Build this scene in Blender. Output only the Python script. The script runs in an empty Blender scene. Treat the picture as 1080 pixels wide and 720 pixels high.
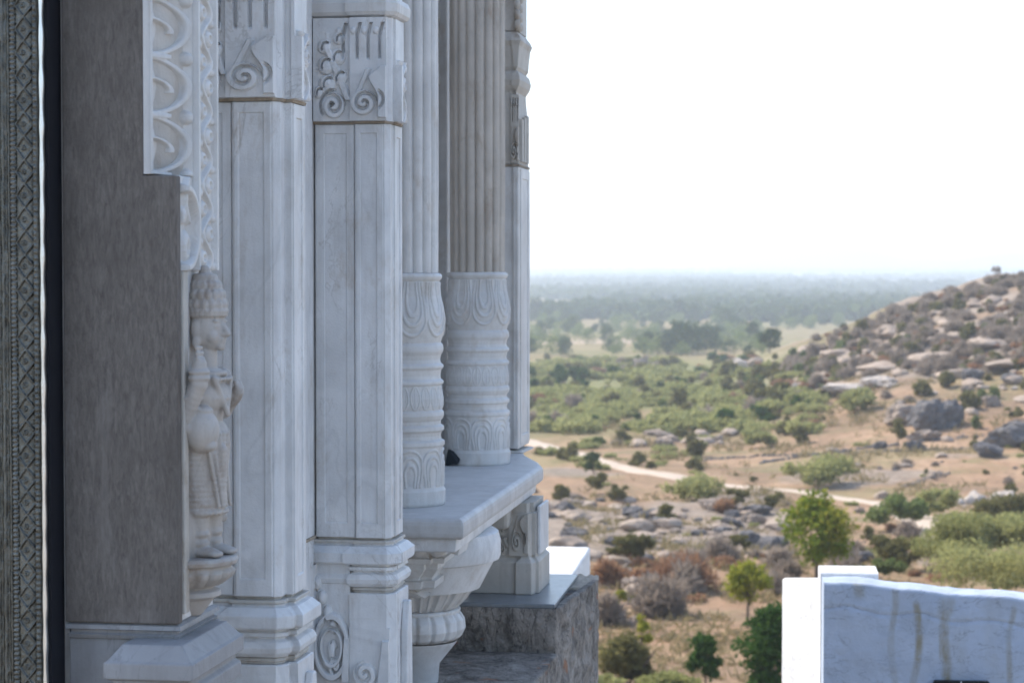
import bpy, math, random
import numpy as np
from mathutils import Vector, Matrix, Euler
random.seed(5)
PI = math.pi
scene = bpy.context.scene
COL = scene.collection

# ------------------------------------------------------------------ camera
TH = math.radians(8.8); PITCH = math.radians(1.93); FPX = 2290.0
cam_d = bpy.data.cameras.new('camera'); cam = bpy.data.objects.new('camera', cam_d); COL.objects.link(cam)
cam_d.sensor_width = 23.6; cam_d.lens = 23.6 * FPX / 1080
cam_d.clip_start = 0.1; cam_d.clip_end = 40000
cam_d.dof.use_dof = True; cam_d.dof.focus_distance = 7.1; cam_d.dof.aperture_fstop = 4.0
cam.rotation_euler = (PI / 2 - PITCH, 0, TH)
scene.camera = cam
RM = np.array(Euler((PI / 2 - PITCH, 0, TH)).to_matrix())
FWD = np.array([-math.sin(TH), math.cos(TH), 0.0])

def ray(px, py):
    return RM @ np.array([(px - 540) / FPX, -(py - 360) / FPX, -1.0])
def at(px, py, Y):
    d = ray(px, py); d = d * (Y / d[1]); return d
def X(px, Y, py=450): return float(at(px, py, Y)[0])
def Z(py, px, Y): return float(at(px, py, Y)[2])

# ------------------------------------------------------------------ numpy noise
def _h(ix, iy, s):
    n = (ix.astype(np.int64) * 374761393 + iy.astype(np.int64) * 668265263 + s * 982451653) & 0x7fffffff
    n = ((n ^ (n >> 13)) * 1274126177) & 0x7fffffff
    n = n ^ (n >> 16)
    return (n & 0xffff) / 65535.0
def vn(x, y, s=0):
    x = np.asarray(x, float); y = np.asarray(y, float)
    ix = np.floor(x); iy = np.floor(y); fx = x - ix; fy = y - iy
    fx = fx * fx * (3 - 2 * fx); fy = fy * fy * (3 - 2 * fy)
    a = _h(ix, iy, s); b = _h(ix + 1, iy, s); c = _h(ix, iy + 1, s); d = _h(ix + 1, iy + 1, s)
    return (a * (1 - fx) + b * fx) * (1 - fy) + (c * (1 - fx) + d * fx) * fy
def fbm(x, y, s=0, o=4):
    t = 0; a = .5
    for i in range(o):
        t = t + a * vn(x, y, s + i * 17); x = x * 2.03; y = y * 2.03; a *= .5
    return t
def sm(a, b, x):
    t = np.clip((np.asarray(x, float) - a) / (b - a), 0, 1); return t * t * (3 - 2 * t)

# ------------------------------------------------------------------ object helpers
def tag(o, label=None, cat=None, group=None, kind=None):
    if label: o['label'] = label
    if cat: o['category'] = cat
    if group: o['group'] = group
    if kind: o['kind'] = kind
    return o
def thing(name, label, cat, loc=(0, 0, 0), group=None):
    o = bpy.data.objects.new(name, None); COL.objects.link(o); o.location = loc; o.empty_display_size = .1
    return tag(o, label, cat, group)
def mesh_np(name, V, F):
    V = np.asarray(V, float).reshape(-1, 3)
    me = bpy.data.meshes.new(name)
    if isinstance(F, np.ndarray):
        k = F.shape[1]; n = len(F)
        me.vertices.add(len(V)); me.vertices.foreach_set('co', V.astype(np.float32).ravel())
        me.loops.add(n * k); me.loops.foreach_set('vertex_index', F.astype(np.int32).ravel())
        me.polygons.add(n); me.polygons.foreach_set('loop_start', np.arange(0, n * k, k, dtype=np.int32))
        me.update(calc_edges=True)
    else:
        me.from_pydata([tuple(v) for v in V], [], [tuple(f) for f in F]); me.update()
    return me
def mk(name, V, F, mat, parent=None, smooth=False, bevel=0, loc=None):
    V = np.asarray(V, float).reshape(-1, 3)
    if parent is not None: V = V - np.array(base_loc(parent))
    if loc is not None: V = V - np.array(loc)
    me = mesh_np(name, V, F)
    for m in (mat if isinstance(mat, (list, tuple)) else [mat]): me.materials.append(m)
    if smooth: me.polygons.foreach_set('use_smooth', np.ones(len(me.polygons), bool))
    o = bpy.data.objects.new(name, me); COL.objects.link(o)
    if parent is not None: o.parent = parent
    if loc is not None: o.location = loc
    if bevel:
        b = o.modifiers.new('bevel', 'BEVEL'); b.width = bevel; b.segments = 2; b.limit_method = 'ANGLE'; b.angle_limit = math.radians(32)
    return o
def base_loc(o):
    p = Vector(o.location)
    while o.parent is not None: o = o.parent; p += Vector(o.location)
    return p
class MB:
    def __init__(s): s.V = []; s.F = []; s.n = 0
    def add(s, V, F):
        V = np.asarray(V, float).reshape(-1, 3); s.V.append(V)
        for f in F: s.F.append([int(i) + s.n for i in f])
        s.n += len(V); return s
    def box(s, x0, x1, y0, y1, z0, z1):
        V = [(x, y, z) for z in (z0, z1) for y in (y0, y1) for x in (x0, x1)]
        return s.add(V, [(0, 2, 3, 1), (4, 5, 7, 6), (0, 1, 5, 4), (2, 6, 7, 3), (0, 4, 6, 2), (1, 3, 7, 5)])
    def prism(s, plan, prof, cap=True, chip=0):
        P = np.array(plan, float); n = len(P)
        if chip:
            q = [prof[0]]
            for (za, oa), (zb_, ob) in zip(prof[:-1], prof[1:]):
                k = max(1, int(abs(zb_ - za) / .012)); q += [(za + (zb_ - za) * j / k, oa + (ob - oa) * j / k) for j in range(1, k + 1)]
            prof = q
        E = np.roll(P, -1, 0) - P
        N = np.stack([E[:, 1], -E[:, 0]], 1); N /= np.linalg.norm(N, axis=1)[:, None]
        Np = np.roll(N, 1, 0); M = (N + Np) / np.maximum(1 + (N * Np).sum(1), .25)[:, None]
        V = []
        for z, o in prof:
            oo = o
            if chip:
                kk = np.arange(n); zn = np.full(n, z)
                c = np.clip((vn(kk * 7.3 + P[:, 0] * 50, zn * 16, 11) * .6 + vn(kk * 3.1 + P[:, 1] * 40, zn * 60, 12) * .4 - .60) / .4, 0, 1)
                oo = (o - chip * c - 0 * zn)[:, None]
            Q = P + M * oo; V.append(np.c_[Q, np.full(n, z)])
        F = []
        k = len(prof); up = prof[-1][0] > prof[0][0]
        for i in range(k - 1):
            for j in range(n):
                a, b, c, d = i * n + j, i * n + (j + 1) % n, (i + 1) * n + (j + 1) % n, (i + 1) * n + j
                F.append((a, b, c, d) if up else (d, c, b, a))
        if cap:
            lo, hi = list(range(n)), [(k - 1) * n + j for j in range(n)]
            F += [lo[::-1], hi] if up else [lo, hi[::-1]]
        return s.add(np.concatenate(V), F)
    def grid(s, P):
        nv, nu = P.shape[:2]
        i = np.arange(nv * nu).reshape(nv, nu)
        F = np.stack([i[:-1, :-1], i[:-1, 1:], i[1:, 1:], i[1:, :-1]], -1).reshape(-1, 4)
        return s.add(P.reshape(-1, 3), F)
    def relief(s, P0, U, Vv, nu, nv, hf, skirt=.01):
        """rectangle patch with carved height; skirt closes its edges back into the block"""
        P0, U, Vv = map(lambda a: np.array(a, float), (P0, U, Vv))
        N = np.cross(U, Vv); N /= np.linalg.norm(N)
        u = np.r_[0, np.linspace(0, 1, nu), 1]; v = np.r_[0, np.linspace(0, 1, nv), 1]
        uu, vv = np.meshgrid(u, v)
        h = hf(uu, vv) + 0 * uu
        h[0, :] = -skirt; h[-1, :] = -skirt; h[:, 0] = -skirt; h[:, -1] = -skirt
        return s.grid(P0 + uu[..., None] * U + vv[..., None] * Vv + h[..., None] * N)
    def ring(s, p0, p1, z0, z1, mL, mR, mB, mT, h):
        """raised border round a sunk panel on a vertical facet p0->p1"""
        p0 = np.array(p0, float); p1 = np.array(p1, float); e = p1 - p0; L = np.linalg.norm(e); e /= L; p0 = p0 + e * .004; L -= .008
        nrm = np.array([e[1], -e[0]])
        def q(u, z, o): c = p0 + e * u + nrm * o; return (c[0], c[1], z)
        K = max(2, int((z1 - z0) / .014)); b = .003
        def loop(pts, jit, sd):
            o = []
            for i in range(4):
                a, c = pts[i], pts[(i + 1) % 4]; k = K if i % 2 else 4
                for j in range(k):
                    f = j / k; u, z = a[0] + (c[0] - a[0]) * f, a[1] + (c[1] - a[1]) * f
                    if jit and i % 2:
                        n_ = float(vn(np.array(z * 55. + sd), np.array(sd * 3.1 + i), 21)); m_ = float(vn(np.array(z * 17. + sd), np.array(i + sd), 22))
                        u += (1 if i == 3 else -1) * (jit * .35 * n_ + jit * 3.2 * max(0., m_ - .78))
                    o.append((u, z))
            return o
        sd = float(p0[0] * 37 + p0[1] * 11) % 97
        l0 = [(0, z0), (L, z0), (L, z1), (0, z1)]; l1 = [(mL, z0 + mB), (L - mR, z0 + mB), (L - mR, z1 - mT), (mL, z1 - mT)]
        l2 = [(mL + b, z0 + mB + b), (L - mR - b, z0 + mB + b), (L - mR - b, z1 - mT - b), (mL + b, z1 - mT - b)]
        A = loop(l0, 0, sd); B = loop(l0, .004, sd); C_ = loop(l1, .0, sd); D = loop(l2, 0, sd); n = len(A)
        V = [q(u, z, -.001) for u, z in A] + [q(u, z, h) for u, z in B] + [q(u, z, h) for u, z in C_] + [q(u, z, -.001) for u, z in D]
        F = [(k * n + i, k * n + (i + 1) % n, (k + 1) * n + (i + 1) % n, (k + 1) * n + i) for k in range(3) for i in range(n)]
        return s.add(V, F)
    def lathe(s, cx, cy, prof, nt, a0=0, a1=2 * PI, hf=None):
        z = np.array([p[0] for p in prof]); r = np.array([p[1] for p in prof])
        t = np.linspace(a0, a1, nt + 1)
        tt, zz = np.meshgrid(t, z); rr = np.repeat(r[:, None], nt + 1, 1)
        if hf is not None: rr = rr + hf(tt, zz)
        P = np.stack([cx + rr * np.cos(tt), cy + rr * np.sin(tt), zz], -1)
        if z[-1] < z[0]: P = P[::-1]
        return s.grid(P)
    def tube(s, pts, rad, n=7):
        pts = [Vector(p) for p in pts]; V = []; F = []
        for i, p in enumerate(pts):
            d = (pts[min(i + 1, len(pts) - 1)] - pts[max(i - 1, 0)]).normalized()
            a = d.orthogonal().normalized(); b = d.cross(a)
            for k in range(n):
                t = 2 * PI * k / n; V.append(p + (a * math.cos(t) + b * math.sin(t)) * rad[i])
        for i in range(len(pts) - 1):
            for k in range(n): F.append((i * n + k, i * n + (k + 1) % n, (i + 1) * n + (k + 1) % n, (i + 1) * n + k))
        F.append(list(range(n))[::-1]); F.append([(len(pts) - 1) * n + k for k in range(n)])
        return s.add([tuple(v) for v in V], F)
    def ball(s, c, r, nu=20, nv=12, M=None):
        t = np.linspace(0, 2 * PI, nu, endpoint=False); V = [(0, 0, -1)]
        for j in range(1, nv):
            a = -PI / 2 + PI * j / nv
            V += [(math.cos(a) * math.cos(q), math.cos(a) * math.sin(q), math.sin(a)) for q in t]
        V.append((0, 0, 1)); V = np.array(V) * np.array(r)
        if M is not None: V = V @ np.array(M).T
        F = [(0, 1 + (k + 1) % nu, 1 + k) for k in range(nu)]
        for j in range(nv - 2):
            for k in range(nu):
                a = 1 + j * nu + k; b = 1 + j * nu + (k + 1) % nu; F.append((a, b, b + nu, a + nu))
        o = 1 + (nv - 2) * nu; e = len(V) - 1
        F += [(o + k, o + (k + 1) % nu, e) for k in range(nu)]
        return s.add(V + np.array(c), F)
    def out(s, name, mat, parent=None, **k):
        return mk(name, np.concatenate(s.V), s.F, mat, parent, **k)

# ------------------------------------------------------------------ materials
def new_mat(name):
    m = bpy.data.materials.new(name); m.use_nodes = True; nt = m.node_tree
    return m, nt, nt.nodes['Principled BSDF']
def N(nt, t, **k):
    n = nt.nodes.new(t)
    for a, b in k.items():
        if a in n.inputs: n.inputs[a].default_value = b
        else: setattr(n, a, b)
    return n
def noise_n(nt, scale, detail=4, dist=0, vec=None, rough=.55):
    n = N(nt, 'ShaderNodeTexNoise'); n.inputs['Scale'].default_value = scale; n.inputs['Detail'].default_value = detail
    n.inputs['Distortion'].default_value = dist; n.inputs['Roughness'].default_value = rough
    if vec is not None: nt.links.new(vec, n.inputs['Vector'])
    return n.outputs['Fac']
def ramp(nt, fac, a, b, ca=(0, 0, 0, 1), cb=(1, 1, 1, 1)):
    r = N(nt, 'ShaderNodeValToRGB'); e = r.color_ramp.elements
    e[0].position = a; e[1].position = b; e[0].color = ca; e[1].color = cb
    nt.links.new(fac, r.inputs['Fac']); return r.outputs['Color']
def mix(nt, f, a, b, mode='MIX'):
    m = N(nt, 'ShaderNodeMix', data_type='RGBA', blend_type=mode)
    for i, v in ((0, f), (6, a), (7, b)):
        if isinstance(v, (int, float)): m.inputs[i].default_value = v
        elif isinstance(v, (tuple, list)): m.inputs[i].default_value = (*v[:3], 1)
        else: nt.links.new(v, m.inputs[i])
    return m.outputs[2]
def mul(nt, a, b):
    m = N(nt, 'ShaderNodeMath', operation='MULTIPLY')
    for i, v in ((0, a), (1, b)):
        if isinstance(v, (int, float)): m.inputs[i].default_value = v
        else: nt.links.new(v, m.inputs[i])
    return m.outputs[0]
def objco(nt, sx=1, sy=1, sz=1):
    g = N(nt, 'ShaderNodeNewGeometry'); mp = N(nt, 'ShaderNodeMapping'); mp.inputs['Scale'].default_value = (sx, sy, sz)
    nt.links.new(g.outputs['Position'], mp.inputs['Vector']); return mp.outputs['Vector']
def bump(nt, bs, fac, dist, strength=1.0):
    b = N(nt, 'ShaderNodeBump'); b.inputs['Distance'].default_value = dist; b.inputs['Strength'].default_value = strength
    nt.links.new(fac, b.inputs['Height']); nt.links.new(b.outputs['Normal'], bs.inputs['Normal'])

def marble(name, base, stain=(.40, .31, .22), stain_amt=.5, vein=.35, rough=.5, grain=.0015):
    m, nt, bs = new_mat(name); co = objco(nt)
    v1 = noise_n(nt, 2.2, 6, 1.4, objco(nt, 1, 1, .45)); v = ramp(nt, v1, .47, .5); v2 = ramp(nt, v1, .5, .54)
    veinm = mul(nt, v, N_inv(nt, v2)); w1 = noise_n(nt, 1.5, 7, 2.4, objco(nt, 1.6, 1.6, .8), .6); thin = mul(nt, mul(nt, ramp(nt, w1, .488, .497), N_inv(nt, ramp(nt, w1, .5, .509))), ramp(nt, noise_n(nt, 2.5, 3, 0, co), .42, .6))
    cloud = ramp(nt, noise_n(nt, 5, 5, .5, co), .35, .7)
    c = mix(nt, cloud, tuple(x * .80 for x in base), base)
    c = mix(nt, mul(nt, veinm, vein), c, tuple(x * .5 for x in base))
    c = mix(nt, mul(nt, thin, min(1, vein * 2.6)), c, tuple(a * .45 + b * .25 for a, b in zip(base, stain)))
    big = ramp(nt, noise_n(nt, 1.6, 8, .6, objco(nt, 1.3, 1.3, .8), .68), .52, .72); c = mix(nt, mul(nt, big, stain_amt * .55), c, tuple(a * .62 + b * .3 for a, b in zip(base, stain)))
    s1 = ramp(nt, noise_n(nt, 7, 8, .3, objco(nt, 1, 1, .6), .7), .56, .78)
    c = mix(nt, mul(nt, s1, stain_amt), c, stain)
    wash = ramp(nt, noise_n(nt, 3, 5, .2, objco(nt, 9, 9, .7), .6), .5, .75); c = mix(nt, mul(nt, wash, .22), c, tuple(x * .62 for x in stain))
    speck = ramp(nt, noise_n(nt, 75, 6, 0, co, .8), .60, .70)
    c = mix(nt, mul(nt, speck, .35), c, tuple(x * .42 for x in base))
    nt.links.new(c, bs.inputs['Base Color']); bs.inputs['Roughness'].default_value = rough
    bs.inputs['Specular IOR Level'].default_value = .3
    h = N(nt, 'ShaderNodeMath', operation='ADD'); nt.links.new(noise_n(nt, 26, 5, 0, co, .6), h.inputs[0]); nt.links.new(mul(nt, noise_n(nt, 140, 3, 0, co), .35), h.inputs[1])
    bump(nt, bs, h.outputs[0], grain * 2, .8)
    return m
def N_inv(nt, a):
    m = N(nt, 'ShaderNodeMath', operation='SUBTRACT'); m.inputs[0].default_value = 1; nt.links.new(a, m.inputs[1]); return m.outputs[0]
def plain(name, col, rough=.6, metal=0, var=.25, scale=8, bumpd=0, spec=.3):
    m, nt, bs = new_mat(name); co = objco(nt)
    c = mix(nt, noise_n(nt, scale, 5, 0, co), tuple(x * (1 - var) for x in col), tuple(min(1, x * (1 + var)) for x in col))
    nt.links.new(c, bs.inputs['Base Color']); bs.inputs['Roughness'].default_value = rough; bs.inputs['Metallic'].default_value = metal
    bs.inputs['Specular IOR Level'].default_value = spec
    if bumpd: bump(nt, bs, noise_n(nt, scale * 4, 6, 0, co, .65), bumpd)
    return m

M_marble = marble('marble_white', (.75, .74, .725), stain_amt=.65, vein=.22)
M_marble2 = marble('marble_column', (.70, .68, .65), stain_amt=.6, vein=.1)
M_marble_st = marble('marble_weathered', (.56, .52, .46), (.26, .18, .11), .9, .1, .6)
M_marble_br = marble('marble_brown_stained', (.55, .49, .42), (.30, .22, .15), .8, .1, .6)
M_marble_gr = marble('marble_grey', (.34, .33, .325), (.16, .14, .125), .7, .2, .6)
M_joint = marble('brown_mortar', (.40, .33, .25), (.09, .06, .04), 1.0, .6, .9)
M_slabtop = marble('marble_slab', (.58, .565, .545), stain_amt=.45, vein=.12)
M_cap = marble('marble_glossy_grey', (.25, .262, .268), (.16, .145, .12), .5, .3, .3)  # even blue-grey tone, fairly glossy
M_fig = marble('marble_figure', (.50, .455, .41), (.22, .155, .105), 1.0, .1, .6, .0012)

def mat_slate():
    m, nt, bs = new_mat('dark_grey_stone'); co = objco(nt, 60, 60, 14)
    a = noise_n(nt, 2.0, 8, .6, co, .65); b = noise_n(nt, 4, 8, .4, objco(nt, 1, 1, .55), .7)
    c = mix(nt, ramp(nt, a, .3, .72), (.105, .09, .078), (.20, .176, .155)); c = mix(nt, ramp(nt, b, .42, .7), c, (.105, .09, .078))
    sp = ramp(nt, noise_n(nt, 30, 5, 0, objco(nt, 1, 1, .5), .75), .58, .7)
    c = mix(nt, mul(nt, sp, .35), c, (.045, .04, .036)); sc2 = ramp(nt, noise_n(nt, 5, 8, 1.0, objco(nt, 2.2, 2.2, .5), .7), .55, .66); c = mix(nt, mul(nt, sc2, .45), c, (.235, .21, .19))
    nt.links.new(c, bs.inputs['Base Color']); bs.inputs['Roughness'].default_value = .75; bs.inputs['Specular IOR Level'].default_value = .2
    bump(nt, bs, noise_n(nt, 70, 5, 0, objco(nt), .6), .002); return m
M_slate = mat_slate()
M_silver = plain('embossed_silver', (.16, .155, .135), .2, 1.0, .6, 22, .004)
M_silver_br = plain('polished_silver', (.85, .84, .80), .28, 1.0, .1, 30, .0008)
M_dark = plain('dark_timber_gap_shade', (.012, .013, .018), .6, 0, .3, 10)  # frame backing; also paints the darkness of the gap beside the frame

def mat_plaster():
    m, nt, bs = new_mat('rough_masonry'); co = objco(nt)
    n1 = noise_n(nt, 6, 9, .8, co, .7); n2 = noise_n(nt, 22, 8, .4, co, .7)
    c = mix(nt, ramp(nt, n1, .35, .66), (.13, .115, .10), (.44, .39, .34))
    c = mix(nt, ramp(nt, n2, .5, .75), c, (.42, .375, .33))
    c = mix(nt, mul(nt, ramp(nt, noise_n(nt, 5.5, 4, .3, objco(nt, 1, 1, 1.3)), .62, .68), .7), c, (.40, .19, .10))
    ck = noise_n(nt, 4, 6, 2.2, objco(nt, 2.2, 2.2, .8), .6); c = mix(nt, mul(nt, ramp(nt, ck, .485, .5), N_inv(nt, ramp(nt, ck, .5, .515))), c, (.05, .045, .042))
    nt.links.new(c, bs.inputs['Base Color']); bs.inputs['Roughness'].default_value = .92; bs.inputs['Specular IOR Level'].default_value = .1
    h = N(nt, 'ShaderNodeMath', operation='ADD'); nt.links.new(n1, h.inputs[0]); nt.links.new(mul(nt, n2, .5), h.inputs[1])
    bump(nt, bs, h.outputs[0], .03); return m
M_mason = mat_plaster()

def mat_whitewash(name, base, old):
    m, nt, bs = new_mat(name); co = objco(nt)
    a = N(nt, 'ShaderNodeAttribute', attribute_name='stain')
    n1 = noise_n(nt, 3.2, 6, .3, co, .6)
    c = mix(nt, ramp(nt, n1, .3, .72), tuple(x * .8 for x in base), base)
    c = mix(nt, mul(nt, ramp(nt, noise_n(nt, 16, 8, .5, objco(nt, 1, 1, .5), .72), .58, .72), .35), c, old)
    sp = ramp(nt, noise_n(nt, 38, 5, .6, co, .75), .67, .7); c = mix(nt, mul(nt, sp, .5), c, (.12, .11, .1))
    wob = mul(nt, a.outputs['Fac'], ramp(nt, noise_n(nt, 12, 6, 0, objco(nt, 1, 1, .3), .7), .2, .62))
    c = mix(nt, wob, c, (.27, .245, .175))
    fl = ramp(nt, noise_n(nt, 2.6, 9, 1.2, objco(nt, 1, 1, 1.6), .72), .56, .585); c = mix(nt, mul(nt, fl, .45), c, tuple(x * .74 for x in base))
    ck = noise_n(nt, 2.2, 7, 1.5, objco(nt, .8, .8, 2.2), .6); c = mix(nt, mul(nt, mul(nt, ramp(nt, ck, .492, .5), N_inv(nt, ramp(nt, ck, .5, .508))), .55), c, (.16, .16, .17))
    nt.links.new(c, bs.inputs['Base Color']); bs.inputs['Roughness'].default_value = .85; bs.inputs['Specular IOR Level'].default_value = .15
    h = N(nt, 'ShaderNodeMath', operation='ADD'); nt.links.new(noise_n(nt, 14, 7, .2, co, .62), h.inputs[0]); nt.links.new(mul(nt, noise_n(nt, 70, 4, 0, co), .3), h.inputs[1])
    bump(nt, bs, h.outputs[0], .012, .8); return m
M_shade_wash = mat_whitewash('shade_tinted_limewash', (.45, .51, .61), (.31, .36, .44))  # whitewash with the skylight blue of shade painted into its base colour
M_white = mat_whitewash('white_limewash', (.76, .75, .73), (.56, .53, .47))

# ------------------------------------------------------------------ carving height functions
def smax(*a):
    r = a[0]
    for b in a[1:]: r = np.maximum(r, b)
    return r
def line(d, w): return 1 - sm(w * .45, w, np.abs(d))
def blob(u, v, cu, cv, ru, rv, p=.5): return np.clip(1 - ((u - cu) / ru) ** 2 - ((v - cv) / rv) ** 2, 0, 1) ** p
def spiral(u, v, cu, cv, R, turns=1.6, s=1, asp=1.0):
    x = (u - cu) * asp; y = v - cv; r = np.hypot(x, y); t = np.arctan2(y, s * x)
    ph = (r / R * turns - t / (2 * PI)) % 1.0
    return (1 - sm(.22, .38, np.abs(ph - .5))) * (r < R) * (1 - .2 * r / R)
def h_lotus(u, v, n=5):
    """half rings opening to one side, one per period, with a smaller hook inside and a straight bar between"""
    w = (v * n) % 1.0; d = 1.0
    e1 = np.hypot(u / .86, (w - .5) / .47); e2 = np.hypot((u - .0) / .5, (w - .42) / .20)
    h = .85 * line(e1 - 1, .12) + .0 * u
    h = smax(h, .35 * np.clip(1 - e1, 0, 1) ** .5)
    h = smax(h, .95 * line(e2 - 1, .20) * (w > .38))
    h = smax(h, .95 * line(np.minimum(w, 1 - w), .07) * (u < .5))
    h = smax(h, .7 * blob(u, w, .88, .02, .12, .1), .7 * blob(u, w, .88, .98, .12, .1))
    return h
def h_vine(u, v, n=7, s=0):
    w = v * n; c = .5 + .27 * np.sin(w * PI)
    h = .8 * line(u - c, .11)
    k = np.floor(w); f = w - k; sgn = np.where(k % 2 == 0, 1, -1)
    h = smax(h, .9 * blob(u, f, .5 - .2 * sgn, .5, .26, .36), .75 * blob(u, f, .5 + .36 * sgn, .15, .14, .22))
    h = h - .6 * blob(u, f, .5 - .2 * sgn, .5, .1, .16)
    return h + .25 * (fbm(u * 9, v * 60, 3 + s, 3) - .45)
def crescent(u, v, cu, cv, R, a0, asp, w=.02, span=1.6):
    x = (u - cu) * asp; y = v - cv; r = np.hypot(x, y); t = np.arctan2(y, x)
    dt = np.abs((t - a0 + PI) % (2 * PI) - PI)
    return line(r - R, w) * (1 - sm(span * .6, span, dt))
def h_collar(u, v, asp=.4, left=False):
    """scrolled leaf at the foot, drilled foliage, hanging stems above, standing leaf plate at the outer edge"""
    h = 0 * u; neg = 0 * u
    if left:
        h = smax(h, .95 * spiral(u, v, .55, .15, .125, 1.6, 1, asp))
        for cu, cv, ru, rv in ((.40, .36, .24, .09), (.72, .42, .2, .08), (.35, .54, .22, .09), (.66, .62, .22, .08), (.32, .72, .2, .07), (.7, .80, .16, .06), (.16, .28, .12, .06)):
            h = smax(h, .85 * blob(u, v, cu, cv, ru, rv) ** .8)
            neg = smax(neg, 1.1 * crescent(u, v, cu + .05, cv - .01, rv * .75, 2.3, asp * 1.1, .016, 1.5))
        h = smax(h, .8 * line(u - (.95 - 1.1 * (v - .2)), .12) * (v > .2) * (v < .75))
        h = h + .35 * (fbm(u * 8, v * 22, 9, 3) - .5) * (v > .25)
        neg = smax(neg, 1.2 * blob(u, v, .5, .16, .06, .03), 1.1 * crescent(u, v, .55, .15, .15, 2.6, asp, .018, 1.3))
        cs = (.8,)
    else:
        h = smax(h, .95 * spiral(u, v, .40, .17, .125, 1.7, -1, asp))
        edge = .76 - .24 * sm(.22, .42, v) + .28 * sm(.42, .52, v)
        h = smax(h, 1.0 * sm(0, .05, u - edge) * (v < .52) * (v > .03), .5 * line(u - (.25 + 1.2 * (v - .28)), .09) * (v > .26) * (v < .5))
        neg = smax(neg, .9 * crescent(u, v, .66, .2, .10, 0, asp, .02, 1.2))
        cs = (.2, .5, .82)
    for c in cs:
        h = smax(h, .5 * blob(u, v, c - .10, .87, .08, .035))
        neg = smax(neg, 1.1 * line(u - c, .05) * sm(.58, .64, v) * (1 - sm(.82, .84, v)), 1.0 * line(u - c - .7 * (v - .83), .06) * (v >= .82) * (v < .95))
    return h - neg
def h_paisley(u, v):
    cu, cv = .56, .28
    x = (u - cu) / .40; y = (v - cv) / .25
    r = np.hypot(x, y); x2 = (u - cu - .05) / .15; y2 = (v - cv + .02) / .13
    h = .9 * line(r - 1, .16) * 1.0
    h = smax(h, .85 * line(np.hypot(x * 1.05, y * 1.1) - .68, .12), .8 * blob(u, v, cu + .02, cv - .03, .13, .09))
    h = smax(h, .9 * line(u - (.12 + .35 * np.clip(.85 - v, 0, 1) ** 1.5 * 0), .07) * (v > .3) * (v < .95))
    for k in range(4):
        h = smax(h, .8 * blob(u, v, .2 + .13 * k, .80 - .12 * k, .11, .06))
    h = smax(h, .95 * sm(0, .06, u - (.78 + .2 * (v - .05))) * (v < .36), .7 * spiral(u, v, .66, .12, .09, 1.4, 1, .5))
    neg = smax(.9 * crescent(u, v, cu, cv, .16, 2.4, .55, .016, 1.8), .9 * crescent(u, v, cu + .05, cv - .02, .075, -.6, .55, .014, 1.5), *[.9 * blob(u, v, .16 + .13 * k, .71 - .12 * k, .035, .05) for k in range(5)], *[.9 * blob(u, v, .10, .35 + .11 * k, .03, .035) for k in range(5)])
    return h - neg
def h_petals_up(t, z, z0, z1, n):
    """nested tongues (open side up) round a drum"""
    w = (t / (2 * PI) * n) % 1.0 - .5; v = (z - z0) / (z1 - z0)
    inside = (v > .03) * (v < .97)
    h = 0 * t
    for k in range(3):
        a = .46 - .13 * k; bot = .06 + .17 * k
        d = np.where(v > bot + .3, np.abs(w) - a * (1 - .2 * sm(.6, 1, v)), np.hypot(w / a, (v - bot - .3) / .3) * a - a)
        h = smax(h, line(d, .05) * (v > bot - .03))
    w2 = (w + 1.0) % 1.0 - .5
    h = smax(h, .8 * line(np.abs(w2) - .1 * sm(.2, .9, v), .05) * (v > .35))
    return h * inside
def h_petals_dn(t, z, z0, z1, n):
    return h_petals_up(t, z0 + z1 - z, z0, z1, n)
def h_leafband(t, z, z0, z1, n):
    w = (t / (2 * PI) * n) % 1.0 - .5; v = (z - z0) / (z1 - z0); inside = (v > 0) * (v < 1)
    return inside * smax(.9 * line(np.abs(w) - .40 * np.sin(np.clip(v, 0, 1) * PI) ** .6, .09), .8 * line(w, .08), .4 * line(np.abs(w) - .2 * np.sin(np.clip(v, 0, 1) * PI), .06))

# ================================================================== TEMPLE
TOP = 1.95; BOT = -1.95
XW = -1.90
# main wall and its platform ------------------------------------------------
t = thing('temple_wall', 'pale marble temple wall running behind the pilasters and columns', 'wall', (XW, 8.5, BOT))
w = MB().box(-6.5, XW, 5.30, 8.2, BOT, 2.0).box(-6.5, -2.13, 8.201, 12.6, BOT, 2.0); w.out('wall', M_marble2, t, bevel=.006)
w = MB().box(-6.6, -1.36, 4.2, 8.4, -6.5, BOT - .004).box(-6.6, -1.92, 8.401, 12.6, -6.5, BOT - .004); w.out('platform', M_mason, t)
w = MB().box(-2.14, -2.085, 11.25, 11.75, -1.0, TOP); w.out('wall_strip', M_marble2, t, bevel=.012)
w = MB()
w.relief((-2.12, 10.9, .95), (0, .30, 0), (0, 0, .5), 30, 60, lambda u, v: .02 * h_vine(u, v, 3))
w.out('carved_frieze', M_marble_st, t, smooth=True)

# metal door frame ------------------------------------------------------------
YM = 5.02
xm = lambda p: X(p, YM, 360)
t = thing('door_frame', 'embossed silver door frame with diamond pattern and bright rounded edge', 'door frame', (xm(24), YM, BOT))
MB().box(xm(-60), xm(47.5), YM + .03, YM + .12, BOT, TOP).out('frame_core', M_dark, t)
MB().box(xm(47.5) - .002, -1.90, YM + .16, YM + .27, BOT, TOP).out('gap_shade_board', M_dark, t)  # near-black board standing in for the shade of the open gap
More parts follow.
